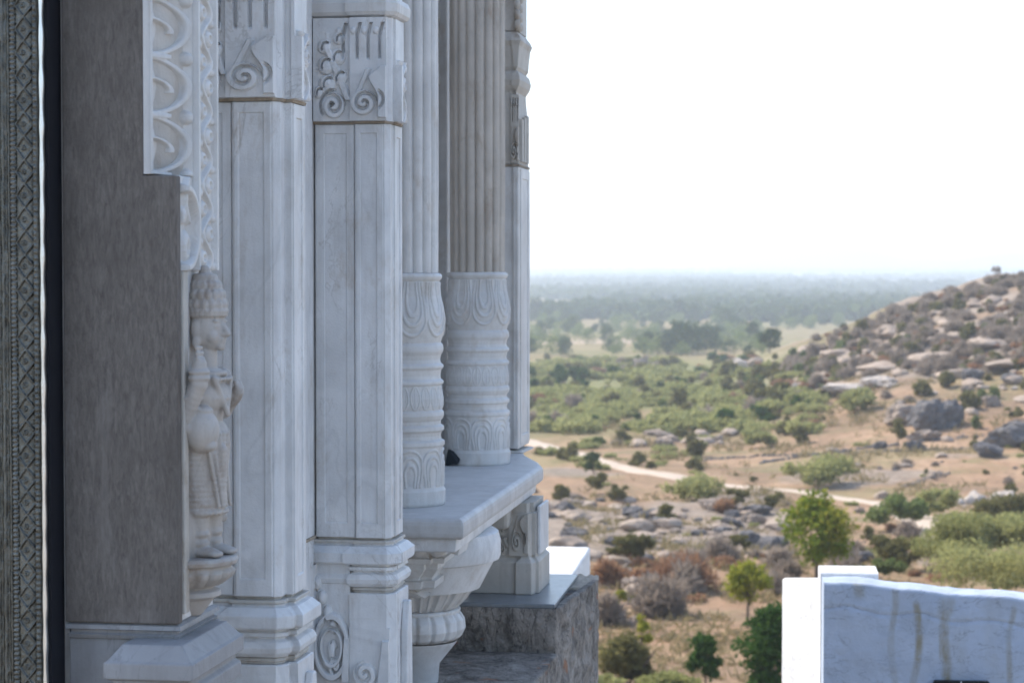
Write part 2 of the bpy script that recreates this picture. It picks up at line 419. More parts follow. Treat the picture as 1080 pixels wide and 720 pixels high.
# fluted flat strip
def strip(px0, px1, nu, nv, hf, z0=-1.2, z1=1.0, mat=M_silver, name='strip', y=YM):
    m = MB(); m.relief((xm(px0), y, z0), (xm(px1) - xm(px0), 0, 0), (0, 0, z1 - z0), nu, nv, hf, .03)
    return m.out(name, mat, t, smooth=True)
L = 2.2
strip(-40, 11.5, 60, 200, lambda u, v: .004 * np.sin(u * 46) + .0025 * (fbm(u * 25, v * 160, 4, 3) - .5) * 4, name='reeded_panel')
def h_beads(u, v, k): return .0045 * np.clip(1 - (2 * (u - .5)) ** 2 - (2 * ((v * k) % 1.0) - 1) ** 2, 0, 1) ** .5
strip(11.7, 18.3, 12, 1100, lambda u, v: h_beads(u, v, 190), name='bead_strip')
PERD = 25.0 / FPX * 5.25
def h_diam(u, v):
    k = L / PERD; w = (v * k) % 1.0
    a = np.abs(((u - .5) + (w - .5) + .5) % 1.0 - .5); b = np.abs(((u - .5) - (w - .5) + .5) % 1.0 - .5)
    h = .0065 * line(np.minimum(a, b), .085)
    r = np.hypot((u - .45), (((w + .5) % 1.0) - .5) * PERD / .043)
    h = smax(h, .006 * line(r - .10, .05), .004 * (1 - sm(.0, .06, r)))
    return h - .010 * (u - .3) ** 2 * 2 + .001 * (fbm(u * 6, v * 300, 6, 2) - .5)
strip(18.5, 36, 30, 1900, h_diam, name='diamond_strip')
strip(36.2, 42.5, 12, 1000, lambda u, v: h_beads(u, v, 150) - .012 * u, name='bead_strip')
m = MB(); zz = np.linspace(-1.2, 1.0, 260); tt = np.linspace(-PI * .95, PI * .3, 16)
cxr = xm(45.3); rr = (xm(47.6) - xm(43)) / 2
Pg = np.zeros((260, 16, 3)); wv = .0008 * np.sin(zz * 60) + .0012 * (vn(zz * 35, zz * 0, 8) - .5)
Pg[..., 0] = cxr + (rr + wv[:, None]) * np.cos(tt)[None]; Pg[..., 1] = YM + .003 + rr * 1.6 * np.sin(tt)[None]; Pg[..., 2] = zz[:, None]
m.grid(Pg); m.out('rounded_rim', M_silver_br, t, smooth=True)

# door jamb ------------------------------------------------------------
YJ = 5.12
xj = lambda p, y=YJ: X(p, y, 400)
zs = Z(185, 170, YJ); zb = Z(657, 130, YJ)
XS = xj(187)                       # outer side plane of the jamb
t = thing('door_jamb', 'dark grey stone door jamb with white carved side and figure, beside the silver frame', 'jamb', (XS, YJ, BOT))
x67, x152 = xj(67), xj(152)
m = MB()
m.add([(x67, YJ, zb), (XS, YJ, zb), (XS, YJ, zs), (x152, YJ, zs), (x152, YJ, TOP), (x67, YJ, TOP),
       (x67, YJ + .035, zb), (XS, YJ + .035, zb), (XS, YJ + .035, zs), (x152, YJ + .035, zs), (x152, YJ + .035, TOP), (x67, YJ + .035, TOP)],
      [(0, 1, 2, 3, 4, 5), (11, 10, 9, 8, 7, 6), (0, 6, 7, 1), (1, 7, 8, 2), (2, 8, 9, 3), (3, 9, 10, 4), (4, 10, 11, 5), (5, 11, 6, 0)])
m.out('front_slab', M_slate, t, bevel=.004)
Y2 = 5.27; Y3 = 5.45
m = MB(); m.prism([(x67, YJ + .037), (XS - .012, YJ + .037), (XS - .012, Y3), (x67, Y3)], [(zb, 0), (zs + .002, 0)])
m.out('marble_core', M_marble, t)
xe = x152 + .012
m = MB(); m.prism([(x67, YJ + .037), (xe, YJ + .037), (XS - .014, Y2), (XS - .014, Y3), (x67, Y3)], [(zs + .002, 0), (TOP, 0)])
e0 = np.array([x152 + .001, YJ + .004]); e1 = np.array([XS - .004, Y2])
m.relief((e0[0], e0[1], zs + .004), (*(e1 - e0), 0), (0, 0, TOP - zs - .01), 60, 900,
         lambda u, v: .026 * (h_lotus(np.clip(u * 1.12 - .1, 0, 1), v, (TOP - zs) / .146) * (u > .09) + (u <= .09) * .9) - .018 * np.sin(u * PI), .012)
m.out('arch_carved_panel', M_marble2, t, smooth=True)
zc = Z(285, 200, YJ + .1)
m = MB()
m.relief((XS - .004, Y2 + .004, zc), (0, Y3 - Y2 - .006, 0), (0, 0, TOP - zc), 44, 1100,
         lambda u, v: .016 * np.where((u < .1) | (u > .9), .9, h_vine((u - .1) / .8, v, (TOP - zc) / .062)), .012)
m.out('vine_carved_strip', M_marble2, t, smooth=True)
m = MB()
m.relief((XS - .006, YJ + .04, zc), (0, Y2 - YJ - .042, 0), (0, 0, zs - zc), 30, 80,
         lambda u, v: .03 * smax(.9 * line(np.hypot((u - .0) / .85, (v - .45) / .42) - 1, .14), .6 * h_vine(u, v, 2, 3) * (u < .45)), .012)
m.out('leaf_carving', M_marble2, t, smooth=True)
MB().box(XS - .012, XS + .006, YJ + .037, YJ + .075, zb + .02, zc - .002).out('border_strip', M_marble_st, t, bevel=.004)
# base mouldings + pedestal
m = MB()
plan = [(x67 + .006, YJ + .01), (XS - .004, YJ + .01), (XS - .004, Y3), (x67 + .006, Y3)]
m.prism(plan, [(zb - .001, -.004), (zb - .006, .006), (zb - .016, .008), (zb - .02, -.004), (zb - .026, -.004), (zb - .03, .004), (zb - .04, -.002)])
m.out('base_fillet', M_marble_gr, t)
YP = 4.99; zp = zb - .041
m = MB(); m.box(x67 + .002, XS + .005, YJ + .02, Y3 + .02, BOT, zp); m.out('pedestal', M_marble_gr, t, bevel=.005)
x104 = xj(107, YP); x201 = xj(197, YP)
m = MB(); m.prism([(x104, YP + .02), (x201 - .0, YP + .02), (x201, Y3), (x104, Y3)],
        [(zp + .004, -.03), (zp - .002, -.026), (zp - .034, .0), (zp - .036, .006), (zp - .075, .006), (zp - .082, -.012), (zp - .095, -.012), (zp - .105, .0), (zp - .14, 0), (zp - .15, -.03), (BOT, -.03)])
m.out('pedestal_moulding', M_marble_gr, t, bevel=.004)
# lotus bracket under the figure
m = MB(); cy = 5.29; cxb = XS - .02; zf = Z(588, 225, 5.25)
prof = [(zf, .135), (zf - .008, .142), (zf - .018, .138), (zf - .022, .122), (zf - .05, .112), (zf - .075, .072), (zf - .08, .066), (zf - .088, .088), (zf - .1, .09), (zf - .108, .07), (zf - .13, .05), (zf - .15, .03)]
prof = [(prof[0][0] + .001, .001)] + prof
zi = np.linspace(0, len(prof) - 1, 60); pz = np.interp(zi, range(len(prof)), [p[0] for p in prof]); pr = np.interp(zi, range(len(prof)), [p[1] for p in prof])
m.lathe(cxb, cy, list(zip(pz, pr * .84)), 120, hf=lambda tt, z: .014 * np.abs(np.sin(tt * 8)) ** .7 * (z < zf - .03) * (z > zf - .075))
m.out('lotus_bracket', M_fig, t, smooth=True)
# carved figure (one continuous remeshed body)
fdir = Vector((math.cos(math.radians(-13)), math.sin(math.radians(-13)), 0)); ldir = Vector((-fdir.y, fdir.x, 0))  # forward, lateral (towards far)
org = Vector((XS + .018, 5.295, zf))
def LW(f, l, z): return org + fdir * f + ldir * l * .86 + Vector((0, 0, z))
FM = np.array([[fdir.x, ldir.x, 0], [fdir.y, ldir.y, 0], [0, 0, 1]])
fb = MB()
def el(f, l, z, rf, rl, rz): fb.ball(LW(f, l, z), (rf, rl, rz), 24, 16, FM)
def cap(a, b, ra, rb, k=7):
    for i in range(k):
        q = i / (k - 1); c = [a[j] + (b[j] - a[j]) * q for j in range(3)]; r = ra + (rb - ra) * q; el(*c, r, r, r)
def ringz(z, f, l, rf, rl, th): # ornament band
    for k in range(28):
        a = 2 * PI * k / 28; el(f + rf * math.cos(a), l + rl * math.sin(a), z, th, th, th)
# legs, feet
for s in (-1, 1):
    el(.012, s * .04, .013, .045, .024, .015); el(.045, s * .042, .010, .022, .022, .010)
    cap((-.005, s * .038, .02), (-.002, s * .040, .12), .020, .030, 9); cap((0, s * .04, .12), (-.004, s * .035, .28), .031, .052, 9)
    ringz(.035, -.004, s * .038, .022, .022, .008); ringz(.058, -.004, s * .038, .024, .024, .007); ringz(.112, 0, s * .04, .03, .03, .009); ringz(.135, 0, s * .04, .034, .034, .007)
el(-.01, 0, .30, .062, .088, .06); el(-.012, 0, .25, .05, .08, .09)
for z in (.285, .297, .31): ringz(z, -.008, 0, .06, .088, .006)
for k in range(14):
    q = k / 13; el(-.004, 0, .29 - .17 * q, .056 - .006 * q, .088 - .014 * q, .02)
for k in range(4): cap((.046, -.07 + .03 * k, .26), (.052, -.03 + .022 * k, .13), .006, .006, 14)
ringz(.112, -.004, 0, .052, .076, .007)
cap((.052, -.01, .27), (.05, -.005, .13), .014, .010, 12)      # sash between the legs
cap((.0, .06, .27), (.012, .075, .09), .02, .012, 10)
el(-.006, 0, .37, .048, .066, .075); el(.006, 0, .405, .052, .078, .05); el(0, 0, .445, .046, .088, .035)
cap((0, 0, .45), (.004, 0, .51), .030, .027, 6)
ringz(.462, .008, 0, .040, .052, .008); ringz(.448, .015, 0, .046, .062, .006); ringz(.40, .008, 0, .05, .076, .005)
cap((.05, -.05, .45), (.058, .01, .36), .008, .008, 14); cap((.05, .05, .45), (.058, .01, .36), .006, .006, 14)
# arms: near arm raised, far arm forward
cap((0, -.094, .445), (.0, -.128, .36), .032, .028); cap((.0, -.128, .36), (.045, -.128, .44), .027, .021); cap((.045, -.128, .44), (.046, -.126, .49), .023, .018, 5)
for k in range(4): cap((.05, -.14 + k * .009, .488), (.044, -.14 + k * .009, .53), .0068, .0055, 4)
ringz(.405, .01, -.12, .034, .034, .006); ringz(.455, .045, -.128, .023, .023, .006); ringz(.47, .045, -.128, .023, .023, .006)
cap((0, .09, .445), (.002, .102, .365), .029, .024); cap((.002, .102, .365), (.045, .088, .40), .022, .017); el(.052, .084, .412, .018, .014, .018)
for k in range(4): cap((.058, .074 + k * .008, .42), (.05, .072 + k * .008, .437), .0065, .0055, 4)
ringz(.40, .0, .098, .028, .028, .006)
# lower near arm with a pot at the hip
cap((-.005, -.09, .42), (.01, -.118, .33), .022, .022); cap((.01, -.118, .33), (.045, -.085, .285), .021, .017)
el(.03, -.085, .322, .046, .044, .056); el(.035, -.085, .372, .026, .026, .012); el(.055, -.09, .285, .02, .018, .014)
# head
hz = .575
el(.004, 0, hz, .048, .043, .058); el(.018, 0, hz - .026, .034, .032, .032); el(.044, 0, hz - .045, .012, .015, .012)
cap((.05, 0, hz + .012), (.064, 0, hz - .013), .006, .009, 7); el(.056, 0, hz - .015, .008, .012, .006)
el(.051, 0, hz - .027, .008, .014, .0038); el(.050, 0, hz - .035, .008, .012, .0042)
for s in (-1, 1):
    el(.042, s * .019, hz + .006, .008, .012, .0065); el(.044, s * .020, hz + .019, .007, .015, .004); el(.033, s * .026, hz - .02, .016, .014, .018)
    el(-.004, s * .046, hz - .002, .014, .008, .024); el(-.002, s * .048, hz - .035, .011, .010, .016)
for z, r in ((hz + .034, .053), (hz + .043, .055)): ringz(z, .002, 0, r, r * .92, .006)
for lev, (z, r) in enumerate(((hz + .06, .053), (hz + .084, .048), (hz + .106, .038), (hz + .124, .026))):
    el(0, 0, z, r * .94, r * .88, .02)
    for k in range(16):
        a = 2 * PI * (k + .5 * (lev % 2)) / 16; el(r * math.cos(a), r * .92 * math.sin(a), z, .0085, .0085, .014)
el(0, 0, hz + .145, .014, .014, .014)
el(-.055, 0, .34, .045, .15, .30); el(-.04, 0, .06, .05, .13, .12)        # back slab that ties the figure to the jamb
fo = fb.out('carved_figure', M_fig, t)
r = fo.modifiers.new('remesh', 'REMESH'); r.mode = 'VOXEL'; r.voxel_size = .0032; r.use_smooth_shade = True
s_ = fo.modifiers.new('smooth', 'SMOOTH'); s_.factor = .5; s_.iterations = 2

# pilasters ------------------------------------------------------------
def pilaster(Y0, xl, xmid, xc, side_px, y1, zc0, zc1, zbase, label):
    xr = X(side_px, Y0 + .065, 400)
    t = thing('pilaster', label, 'pilaster', (xc, Y0, BOT), 'square marble pilasters along the temple wall')
    st = .014
    plan = [(xl, Y0 + st), (xmid, Y0 + st), (xmid, Y0), (xc, Y0), (xc + .018, Y0 + .018), (xc + .018, Y0 + .06), (xr, Y0 + .06), (xr, y1), (xl, y1)]
    m = MB(); m.prism(plan, [(zbase, 0), (zc0, 0)])
    h = .005
    m.ring((xl, Y0 + st), (xmid - .001, Y0 + st), zbase + .002, zc0 - .002, .03, .028, .05, .03, h)
    m.ring((xmid + .001, Y0), (xc - .001, Y0), zbase + .002, zc0 - .002, .014, .022, .05, .03, h)
    m.ring((xr, Y0 + .062), (xr, y1 - .002), zbase + .002, zc0 - .002, .03, .03, .05, .04, h)
    m.out('shaft', M_marble, t, bevel=.0025)
    MB().prism(plan, [(zc0 + .0005, .004), (zc0 + .009, .007)]).out('mortar_joint', M_joint, t)
    # carved collar
    m = MB(); m.prism(plan, [(zc0 + .0095, .006), (zc1, .006)])
    hh = zc1 - zc0 - .012
    o = .0125
    m.relief((xl, Y0 + st - o, zc0 + .011), (xmid - xl - o, 0, 0), (0, 0, hh), 60, 130, lambda u, v: .02 * (.6 + h_collar(u, v, .42, True)))
    m.relief((xmid - o, Y0 - o, zc0 + .011), (xc - xmid + 2 * o, 0, 0), (0, 0, hh), 70, 130, lambda u, v: .02 * (.6 + h_collar(u, v, .36)))
    m.relief((xr + o, Y0 + .06 - o, zc0 + .011), (0, y1 - Y0 - .06, 0), (0, 0, hh), 60, 130, lambda u, v: .022 * smax(h_vine(u, v, 4, 2) * (v < .6) * (u > .1), (v < .55) * (u < .2) * 1.0))
    m.out('carved_collar', M_marble, t, smooth=False)
    m = MB(); m.prism(plan, [(zc1 + .001, .004), (zc1 + .008, .02), (zc1 + .02, .028), (zc1 + .05, .03), (zc1 + .07, .022), (zc1 + .075, .006), (zc1 + .12, .0), (zc1 + .125, .018), (zc1 + .2, .018), (TOP, .018)])
    m.out('capital_moulding', M_marble2, t, bevel=.004)
    z = zbase
    m = MB(); m.prism(plan, [(z - .0005, -.004), (z - .008, -.008), (z - .0085, .010), (z - .018, .012)]); m.out('base_fillet', M_marble_st, t, bevel=.002)
    m = MB(); m.prism(plan, [(z - .0185, .004), (z - .026, .006), (z - .03, .018), (z - .048, .036), (z - .052, .040), (z - .086, .040), (z - .092, .034), (z - .094, .012), (z - .1, .010), (z - .102, .018), (z - .114, .020), (z - .116, .006),
          (z - .122, .008), (z - .13, .022), (z - .146, .029), (z - .162, .026), (z - .174, .014), (z - .177, .004)], chip=.005)
    m.out('base_moulding', M_marble, t, bevel=.003)
    m = MB(); m.prism(plan, [(z - .1775, .006), (z - .186, .010), (z - .190, .004), (z - .196, .004)]); m.out('base_fillet', M_marble_st, t, bevel=.002)
    m = MB(); m.prism(plan, [(z - .1965, .016), (z - .2, .02), (BOT, .02)], chip=.006)
    m.relief((xl - .02, Y0 + st - .0205, z - .515), (xmid - xl - .001, 0, 0), (0, 0, .44), 90, 160, lambda u, v: .03 * h_paisley(u, v))
    m.relief((xmid - .0205, Y0 - .0205, z - .62), (xc - xmid + .04, 0, 0), (0, 0, .30), 60, 80, lambda u, v: .02 * smax(sm(0, .05, u - (.68 + .25 * (v - .35))) * (v < .85), spiral(u, v, .4, .45, .16, 1.4, -1, .55)) )
    m.out('plinth', M_marble, t)
    # standing leaf plates on the side face
    m = MB(); ym = (Y0 + .06 + y1) / 2 + .01
    zp0, zp1 = z - .62, z - .24
    V = []
    for x in (xr + .019, xr + .045):
        V += [(x, Y0 + .075, zp0), (x, y1 - .02, zp0), (x, y1 - .03, zp1 - .08), (x, ym + .02, zp1), (x, ym - .02, zp1), (x, Y0 + .085, zp1 - .10)]
    m.add(V, [(6, 7, 8, 9, 10, 11), (5, 4, 3, 2, 1, 0)] + [(i, (i + 1) % 6, 6 + (i + 1) % 6, 6 + i) for i in range(6)])
    m.box(xr + .0195, xr + .07, Y0 + .05, y1 + .02, BOT, zp0 - .001)
    m.out('leaf_plate', M_marble, t, bevel=.006)
    return t
Y1 = 6.14
pilaster(Y1, X(203, Y1), X(246, Y1), X(289, Y1), 309, 6.345, Z(107, 260, Y1), Z(-18, 260, Y1), Z(629, 260, Y1), 'square marble pilaster right behind the carved figure, nearest to the dark jamb')
Y1 = 7.6
pilaster(Y1, X(332, Y1), X(375, Y1), X(406, Y1), 415.5, 7.80, Z(131, 375, Y1), Z(19, 375, Y1), Z(567, 375, Y1), 'square marble pilaster in the middle, with carved collar, beside the fluted half column')
# plain wall strip between the two pilasters
t2 = thing('wall_pier', 'narrow plain marble pier between the two square pilasters', 'pier', (XW, 7.1, BOT))
MB().box(XW + .002, X(330, 7.55) + .002, 6.40, 7.55, BOT, TOP).out('pier', M_marble, t2, bevel=.008)
MB().box(XW + .004, X(332, 7.56) + .004, 7.30, 7.56, Z(573, 328, 7.4), Z(573, 328, 7.4) + .01).out('mortar_joint', M_joint, t2)

# slab ------------------------------------------------------------------
ZS = -1.010
P = [(-2.12, 8.58), (X(489, 8.58, 555), 8.58), (X(573, 11.0, 495), 11.0), (X(570, 11.25, 490), 11.22), (X(556, 11.7, 480), 11.65), (X(548, 12.0), 12.1), (-2.12, 12.1)]
t = thing('balcony_slab', 'thick marble balcony slab with rounded edge carrying the two fluted columns', 'slab', (-1.7, 8.58, ZS - .13))
m = MB(); m.prism(P, [(ZS - .084, -.03), (ZS - .083, -.012), (ZS - .074, -.003), (ZS - .06, 0), (ZS - .030, 0), (ZS - .015, -.003), (ZS - .005, -.010), (ZS, -.022)])
m.out('slab', M_slabtop, t, smooth=False, bevel=.004)
m = MB(); m.prism(P, [(ZS - .140, -.045), (ZS - .137, -.04), (ZS - .0845, -.035)]); m.out('under_course', M_marble, t, bevel=.004)

# fluted columns ------------------------------------------------------------
def col_profile():
    ys = [(288, 29.5), (289, 31.5), (291, 32.3), (293, 31.6), (295, 29.8), (300, 29.5), (308, 30), (318, 32.5), (328, 34), (337, 33.8), (344, 32.4), (349, 31), (350.5, 32.4), (352, 33), (355, 33.3), (357, 33), (360, 31.2), (364, 30.4), (367, 31), (369, 33.2), (371, 33.4),
          (373, 31.5), (378, 30.6), (381, 31), (383, 33.3), (385, 33.3), (387, 31.2), (390, 31.2), (398, 32.6), (404, 32.6), (408, 31.6), (410, 33.4), (413, 33.8), (416, 32.6), (418, 31), (421, 31), (423, 33.6), (426, 33.8), (428, 31.6), (431, 31), (434, 31.5), (436, 34.2), (439, 34.4), (441, 33),
          (446, 32.4), (456, 33.2), (466, 33.2), (474, 33), (476, 33.4), (477.5, 34), (479, 34.8), (490, 34.9), (492, 34.2)]
    k = .988 / 204
    z = [-(y - 288) * k for y, r in ys]; r = [q * .165 / 33.5 for y, q in ys]
    zi = np.unique(np.r_[np.linspace(-.988, 0, 330), z]); rr = np.interp(zi, z[::-1], r[::-1])
    return zi, rr
def column(cx, cy, label, broken):
    ztop = ZS + .989
    t = thing('fluted_column', label, 'column', (cx, cy, ZS + .0005), 'fluted marble columns on the balcony slab')
    z, r = col_profile(); k = .988 / 204
    def zz(y): return -(y - 288) * k
    def hf(tt, Zz):
        q = Zz - ztop
        h = .006 * h_petals_up(tt, q, zz(346), zz(294), 8) * 1.0
        h = smax(h, .006 * h_petals_dn(tt + .2, q, zz(476), zz(441), 9))
        return h + .005 * h_leafband(tt, q, zz(408), zz(387), 20) + .0012 * (fbm(tt * 9, q * 30, 5, 3) - .5)
    m = MB(); m.lathe(cx, cy, [(a + ztop, b) for a, b in zip(z, r)], 420, hf=hf); m.lathe(cx, cy, [(ztop - .0001, .146), (ztop, .10)], 40)
    m.out('carved_base', M_marble2, t, smooth=True)
    zi = np.linspace(ztop + .001, TOP, 200)
    n = 17
    def flute(tt, Zz):
        w = (tt / (2 * PI) * n) % 1.0
        return -.023 * (1 - np.sqrt(np.clip(1 - (2 * w - 1) ** 2, 0, 1))) ** 1.0 + .004 * np.sin(Zz * 4.1 + np.floor(tt / (2 * PI) * n) * 2.1) * .35 + .002 * (fbm(tt * 8, Zz * 5, 7, 2) - .5)
    m = MB(); m.lathe(cx, cy, [(q, .142 + .004 * (q - ztop) / 2) for q in zi], 400, hf=flute); m.out('fluted_shaft', M_marble_br if broken else M_marble2, t, smooth=True)
    return t
def dz(py, z): return -z * FPX / (py - 283)
c1 = (X(427.5, 9.12), 9.12); c2 = (X(503.5, 11.08), 11.08)
column(*c1, 'fluted marble column half hidden behind the middle pilaster', 0)
column(*c2, 'fluted marble column standing free in view at the far end of the slab', 1)
# dark stone chip at the foot of the far column
m = MB(); c = np.array([X(477, 10.93, 485), 10.9, ZS])
m.add(np.array([(-.035, 0, .001), (.035, .0, .01), (.045, .02, .035), (-.02, .012, .088), (-.005, .018, .085), (-.03, .03, .001), (.03, .035, .008), (.012, .022, .075)]) + c,
      [(0, 1, 2, 7, 4, 3), (5, 0, 3), (5, 3, 4), (5, 4, 7), (5, 7, 6), (6, 7, 2), (6, 2, 1), (5, 6, 1, 0)])
tag(m.out('stone_chip', plain('black_stone', (.012, .015, .018), .6), None, bevel=.004, loc=tuple(c)), 'small black pointed stone chip leaning against the far column foot', 'stone')

# far pilaster ------------------------------------------------------------
Yf = 11.75
t = thing('end_pilaster', 'slim marble pilaster at the open end of the wall against the sky', 'pilaster', (X(540, Yf), Yf, ZS))
xa, xb, xcq = X(528, Yf), X(547, Yf), X(558, Yf + .4)
plan = [(xa, Yf), (xb - .03, Yf), (xb - .03, Yf - .012), (xb, Yf - .012), (xb, Yf + .05), (xcq, Yf + .05), (xcq, Yf + .4), (xa, Yf + .4)]
def zf_(py): return Z(py, 550, Yf)
m = MB(); m.prism(plan, [(zf_(473), 0), (zf_(176), 0)]); m.ring((xcq, Yf + .052), (xcq, Yf + .39), zf_(470), zf_(178), .05, .05, .05, .05, .006); m.ring((xb - .029, Yf - .012), (xb - .001, Yf - .012), zf_(470), zf_(178), .006, .006, .05, .05, .004); m.out('shaft', M_marble2, t, bevel=.003)
MB().prism(plan, [(zf_(175.5), .004), (zf_(173.5), .006)]).out('mortar_joint', M_joint, t)
prf = [(zf_(173), .0), (zf_(172), -.004), (zf_(120), -.006), (zf_(110), -.012), (zf_(97), -.016), (zf_(95), -.01), (zf_(90), .004), (zf_(84), .010), (zf_(77), .002), (zf_(74), -.014), (zf_(70), -.004), (zf_(60), 0), (zf_(48), .006), (zf_(43), .016), (zf_(38), .006), (zf_(35), -.008), (zf_(33), -.012)]
m = MB(); m.prism(plan, prf)
m.relief((xb - .04, Yf - .013, zf_(172)), (.042, 0, 0), (0, 0, zf_(100) - zf_(172)), 30, 70, lambda u, v: .02 * h_collar(u, v, .3) * (v < .95))
for k in range(3):
    m.box(xcq - .02, xcq + .012, Yf + .06 + k * .1, Yf + .12 + k * .1, zf_(170), zf_(125 - k * 3))
m.out('carved_collar', M_marble_st, t, bevel=.004)
m = MB()
zq = zf_(32)
m.prism(plan, [(zq, -.012), (zq + .3, -.012), (TOP, -.012)])
for k in range(14): 
    m.ball((xcq - .004, Yf + .06, zq + .02 + k * .05), (.022, .03, .026), 12, 8); m.ball((xb - .006, Yf - .01, zq + .03 + k * .055), (.018, .02, .03), 12, 8)
m.out('carved_head', M_marble_st, t, smooth=False)
m = MB(); m.prism([(xa, Yf - .03), (xcq + .02, Yf - .03), (xcq + .03, Yf + .3), (xa, Yf + .3)], [(ZS + .001, .02), (zf_(475), 0)])
m.out('rubble_foot', M_marble_st, t, bevel=.01)

# corbel ------------------------------------------------------------------
cx, cy = -1.885, 9.42
t = thing('corbel', 'round lotus bowl corbel bulging out beneath the balcony slab', 'corbel', (cx, cy, -2.0))
A0, A1 = -PI, PI * .5
m = MB(); zt = ZS - .1405
m.lathe(cx, cy, [(zt, .30), (zt - .001, .345), (zt - .012, .362), (zt - .05, .372), (zt - .115, .372), (zt - .13, .366), (zt - .136, .345), (zt - .26, .28)], 90, A0, A1); m.out('bowl_lip', M_marble, t, smooth=True).modifiers.new('e', 'EDGE_SPLIT').split_angle = .7
pr = [(-1.292, .292), (-1.298, .30), (-1.31, .300), (-1.335, .287), (-1.345, .275), (-1.35, .279), (-1.362, .276), (-1.368, .265), (-1.42, .245), (-1.46, .215), (-1.49, .187), (-1.5, .176)]
zi = np.linspace(-1.5, -1.292, 80); rr_ = np.interp(zi, [p[0] for p in pr][::-1], [p[1] for p in pr][::-1])
m = MB(); m.lathe(cx, cy, list(zip(zi, rr_)), 360, A0, A1, hf=lambda tt, z: -.012 * np.abs(np.cos(tt * 9)) ** 6 * (z < -1.37) + .006 * line((tt * 18 / PI) % 1 - .5, .2) * (z < -1.37) - .006 * np.abs(np.cos(tt * 11)) ** 8 * (z > -1.345)); m.out('fluted_bowl', M_marble2, t, smooth=True)
pr = [(-1.645, .16), (-1.64, .178), (-1.625, .2), (-1.59, .216), (-1.55, .212), (-1.525, .196), (-1.518, .186), (-1.516, .192), (-1.506, .194), (-1.501, .184), (-1.5005, .16)]
zi = np.linspace(-1.645, -1.5005, 60); rr_ = np.interp(zi, [p[0] for p in pr], [p[1] for p in pr])
m = MB(); m.lathe(cx, cy, list(zip(zi, rr_)), 300, A0, A1, hf=lambda tt, z: -.014 * np.abs(np.cos(tt * 9)) ** 10 * (z < -1.522)); m.out('ribbed_torus', M_marble, t, smooth=True)
m = MB(); m.lathe(cx, cy, [(-2.0, .08), (-1.75, .10), (-1.66, .172), (-1.6455, .18)], 60, A0, A1); m.out('drop', M_marble, t, smooth=True)
m = MB(); xq = X(468, 8.95); plan = [(-1.93, 8.86), (xq - .05, 8.86), (xq - .05, 8.90), (xq, 8.90), (xq, 9.3), (-1.93, 9.3)]
m.prism(plan, [(-1.152, -.01), (-1.17, .0), (-1.172, .012), (-1.188, .014), (-1.19, .002), (-1.205, .004), (-1.21, .016), (-1.232, .012), (-1.236, -.02), (-1.262, -.022), (-1.30, -.05), (-1.312, -.052), (-1.314, -.035), (-1.345, -.04), (-1.36, -.10), (-1.40, -.16)])
m.out('bracket_moulding', M_marble2, t, bevel=.004)
m = MB()
for k in range(3):
    m.ball((xq - .16 + .075 * k, 8.85, ZS - .15 - .0), (.036, .03, .042), 16, 10)
m.add([(xq - .01, 8.78, ZS - .1405), (xq + .10, 8.78, ZS - .1405), (xq + .10, 9.0, ZS - .1405), (xq - .01, 9.0, ZS - .1405), (xq + .09, 8.79, ZS - .175), (xq + .095, 8.98, ZS - .175)], [(0, 1, 4), (1, 2, 5, 4), (2, 3, 5), (0, 4, 5, 3), (3, 2, 1, 0)])
m.out('leaf_drops', M_marble2, t, bevel=.004)

# support post ------------------------------------------------------------
Yp = 10.5; zpl = -1.598
t = thing('support_post', 'short carved stone post under the far end of the balcony slab, rust stained', 'post', (X(530, Yp, 600), Yp, zpl))
bx0, bx1, bx2 = X(494, Yp, 620), X(544, Yp, 620), X(561, Yp, 620)
zb1 = zpl + .185
m = MB()
plan = [(bx0, Yp), (bx1, Yp), (bx1, Yp - .02), (bx2, Yp - .02), (bx2 + .012, Yp), (bx2 + .012, Yp + .04), (X(569, Yp + .05, 620), Yp + .04), (X(569, Yp + .05, 620), Yp + .42), (bx0, Yp + .42)]
m.prism(plan, [(zpl + .001, 0), (zb1 - .03, 0), (zb1 - .01, -.02), (zb1, -.024)]); m.out('base_block', M_marble_st, t, bevel=.005)
m = MB(); sh = lambda p: (p[0], p[1])
P2 = [(X(519, Yp + .03, 560), Yp + .03), (X(540, Yp + .03, 560), Yp + .03), (X(540, Yp + .03, 560), Yp + .015), (X(555, Yp, 560), Yp + .015), (X(557, Yp, 560), Yp + .03), (X(557, Yp, 560), Yp + .06), (X(563, Yp + .06, 560), Yp + .06), (X(563, Yp + .06, 560), Yp + .40), (X(519, Yp + .03, 560), Yp + .40)]
zt = ZS - .141
m.prism(P2, [(zb1 + .001, .012), (zb1 + .21, .012), (zb1 + .212, 0), (zt - .002, 0)])
m.relief((P2[0][0], Yp + .017, zb1 + .004), (P2[1][0] - P2[0][0] - .014, 0, 0), (0, 0, .2), 40, 60, lambda u, v: .016 * h_collar(u, v, .5, True))
m.relief((P2[2][0] - .01, Yp + .002, zb1 + .004), (P2[3][0] - P2[2][0] + .02, 0, 0), (0, 0, .2), 40, 60, lambda u, v: .018 * h_collar(u, v * .5, .5))
m.out('carved_shaft', M_marble_st, t, bevel=0)
m = MB(); m.box(P2[6][0] + .013, P2[6][0] + .03, Yp + .08, Yp + .38, zb1 + .001, zt - .02); m.out('side_leaf', M_marble, t, bevel=.006)
m = MB(); m.box(P2[0][0] - .07, P2[0][0] + .10, Yp - .1, Yp + .2, zt - .12, zt - .002); m.out('bracket', M_marble_st, t, bevel=.02)

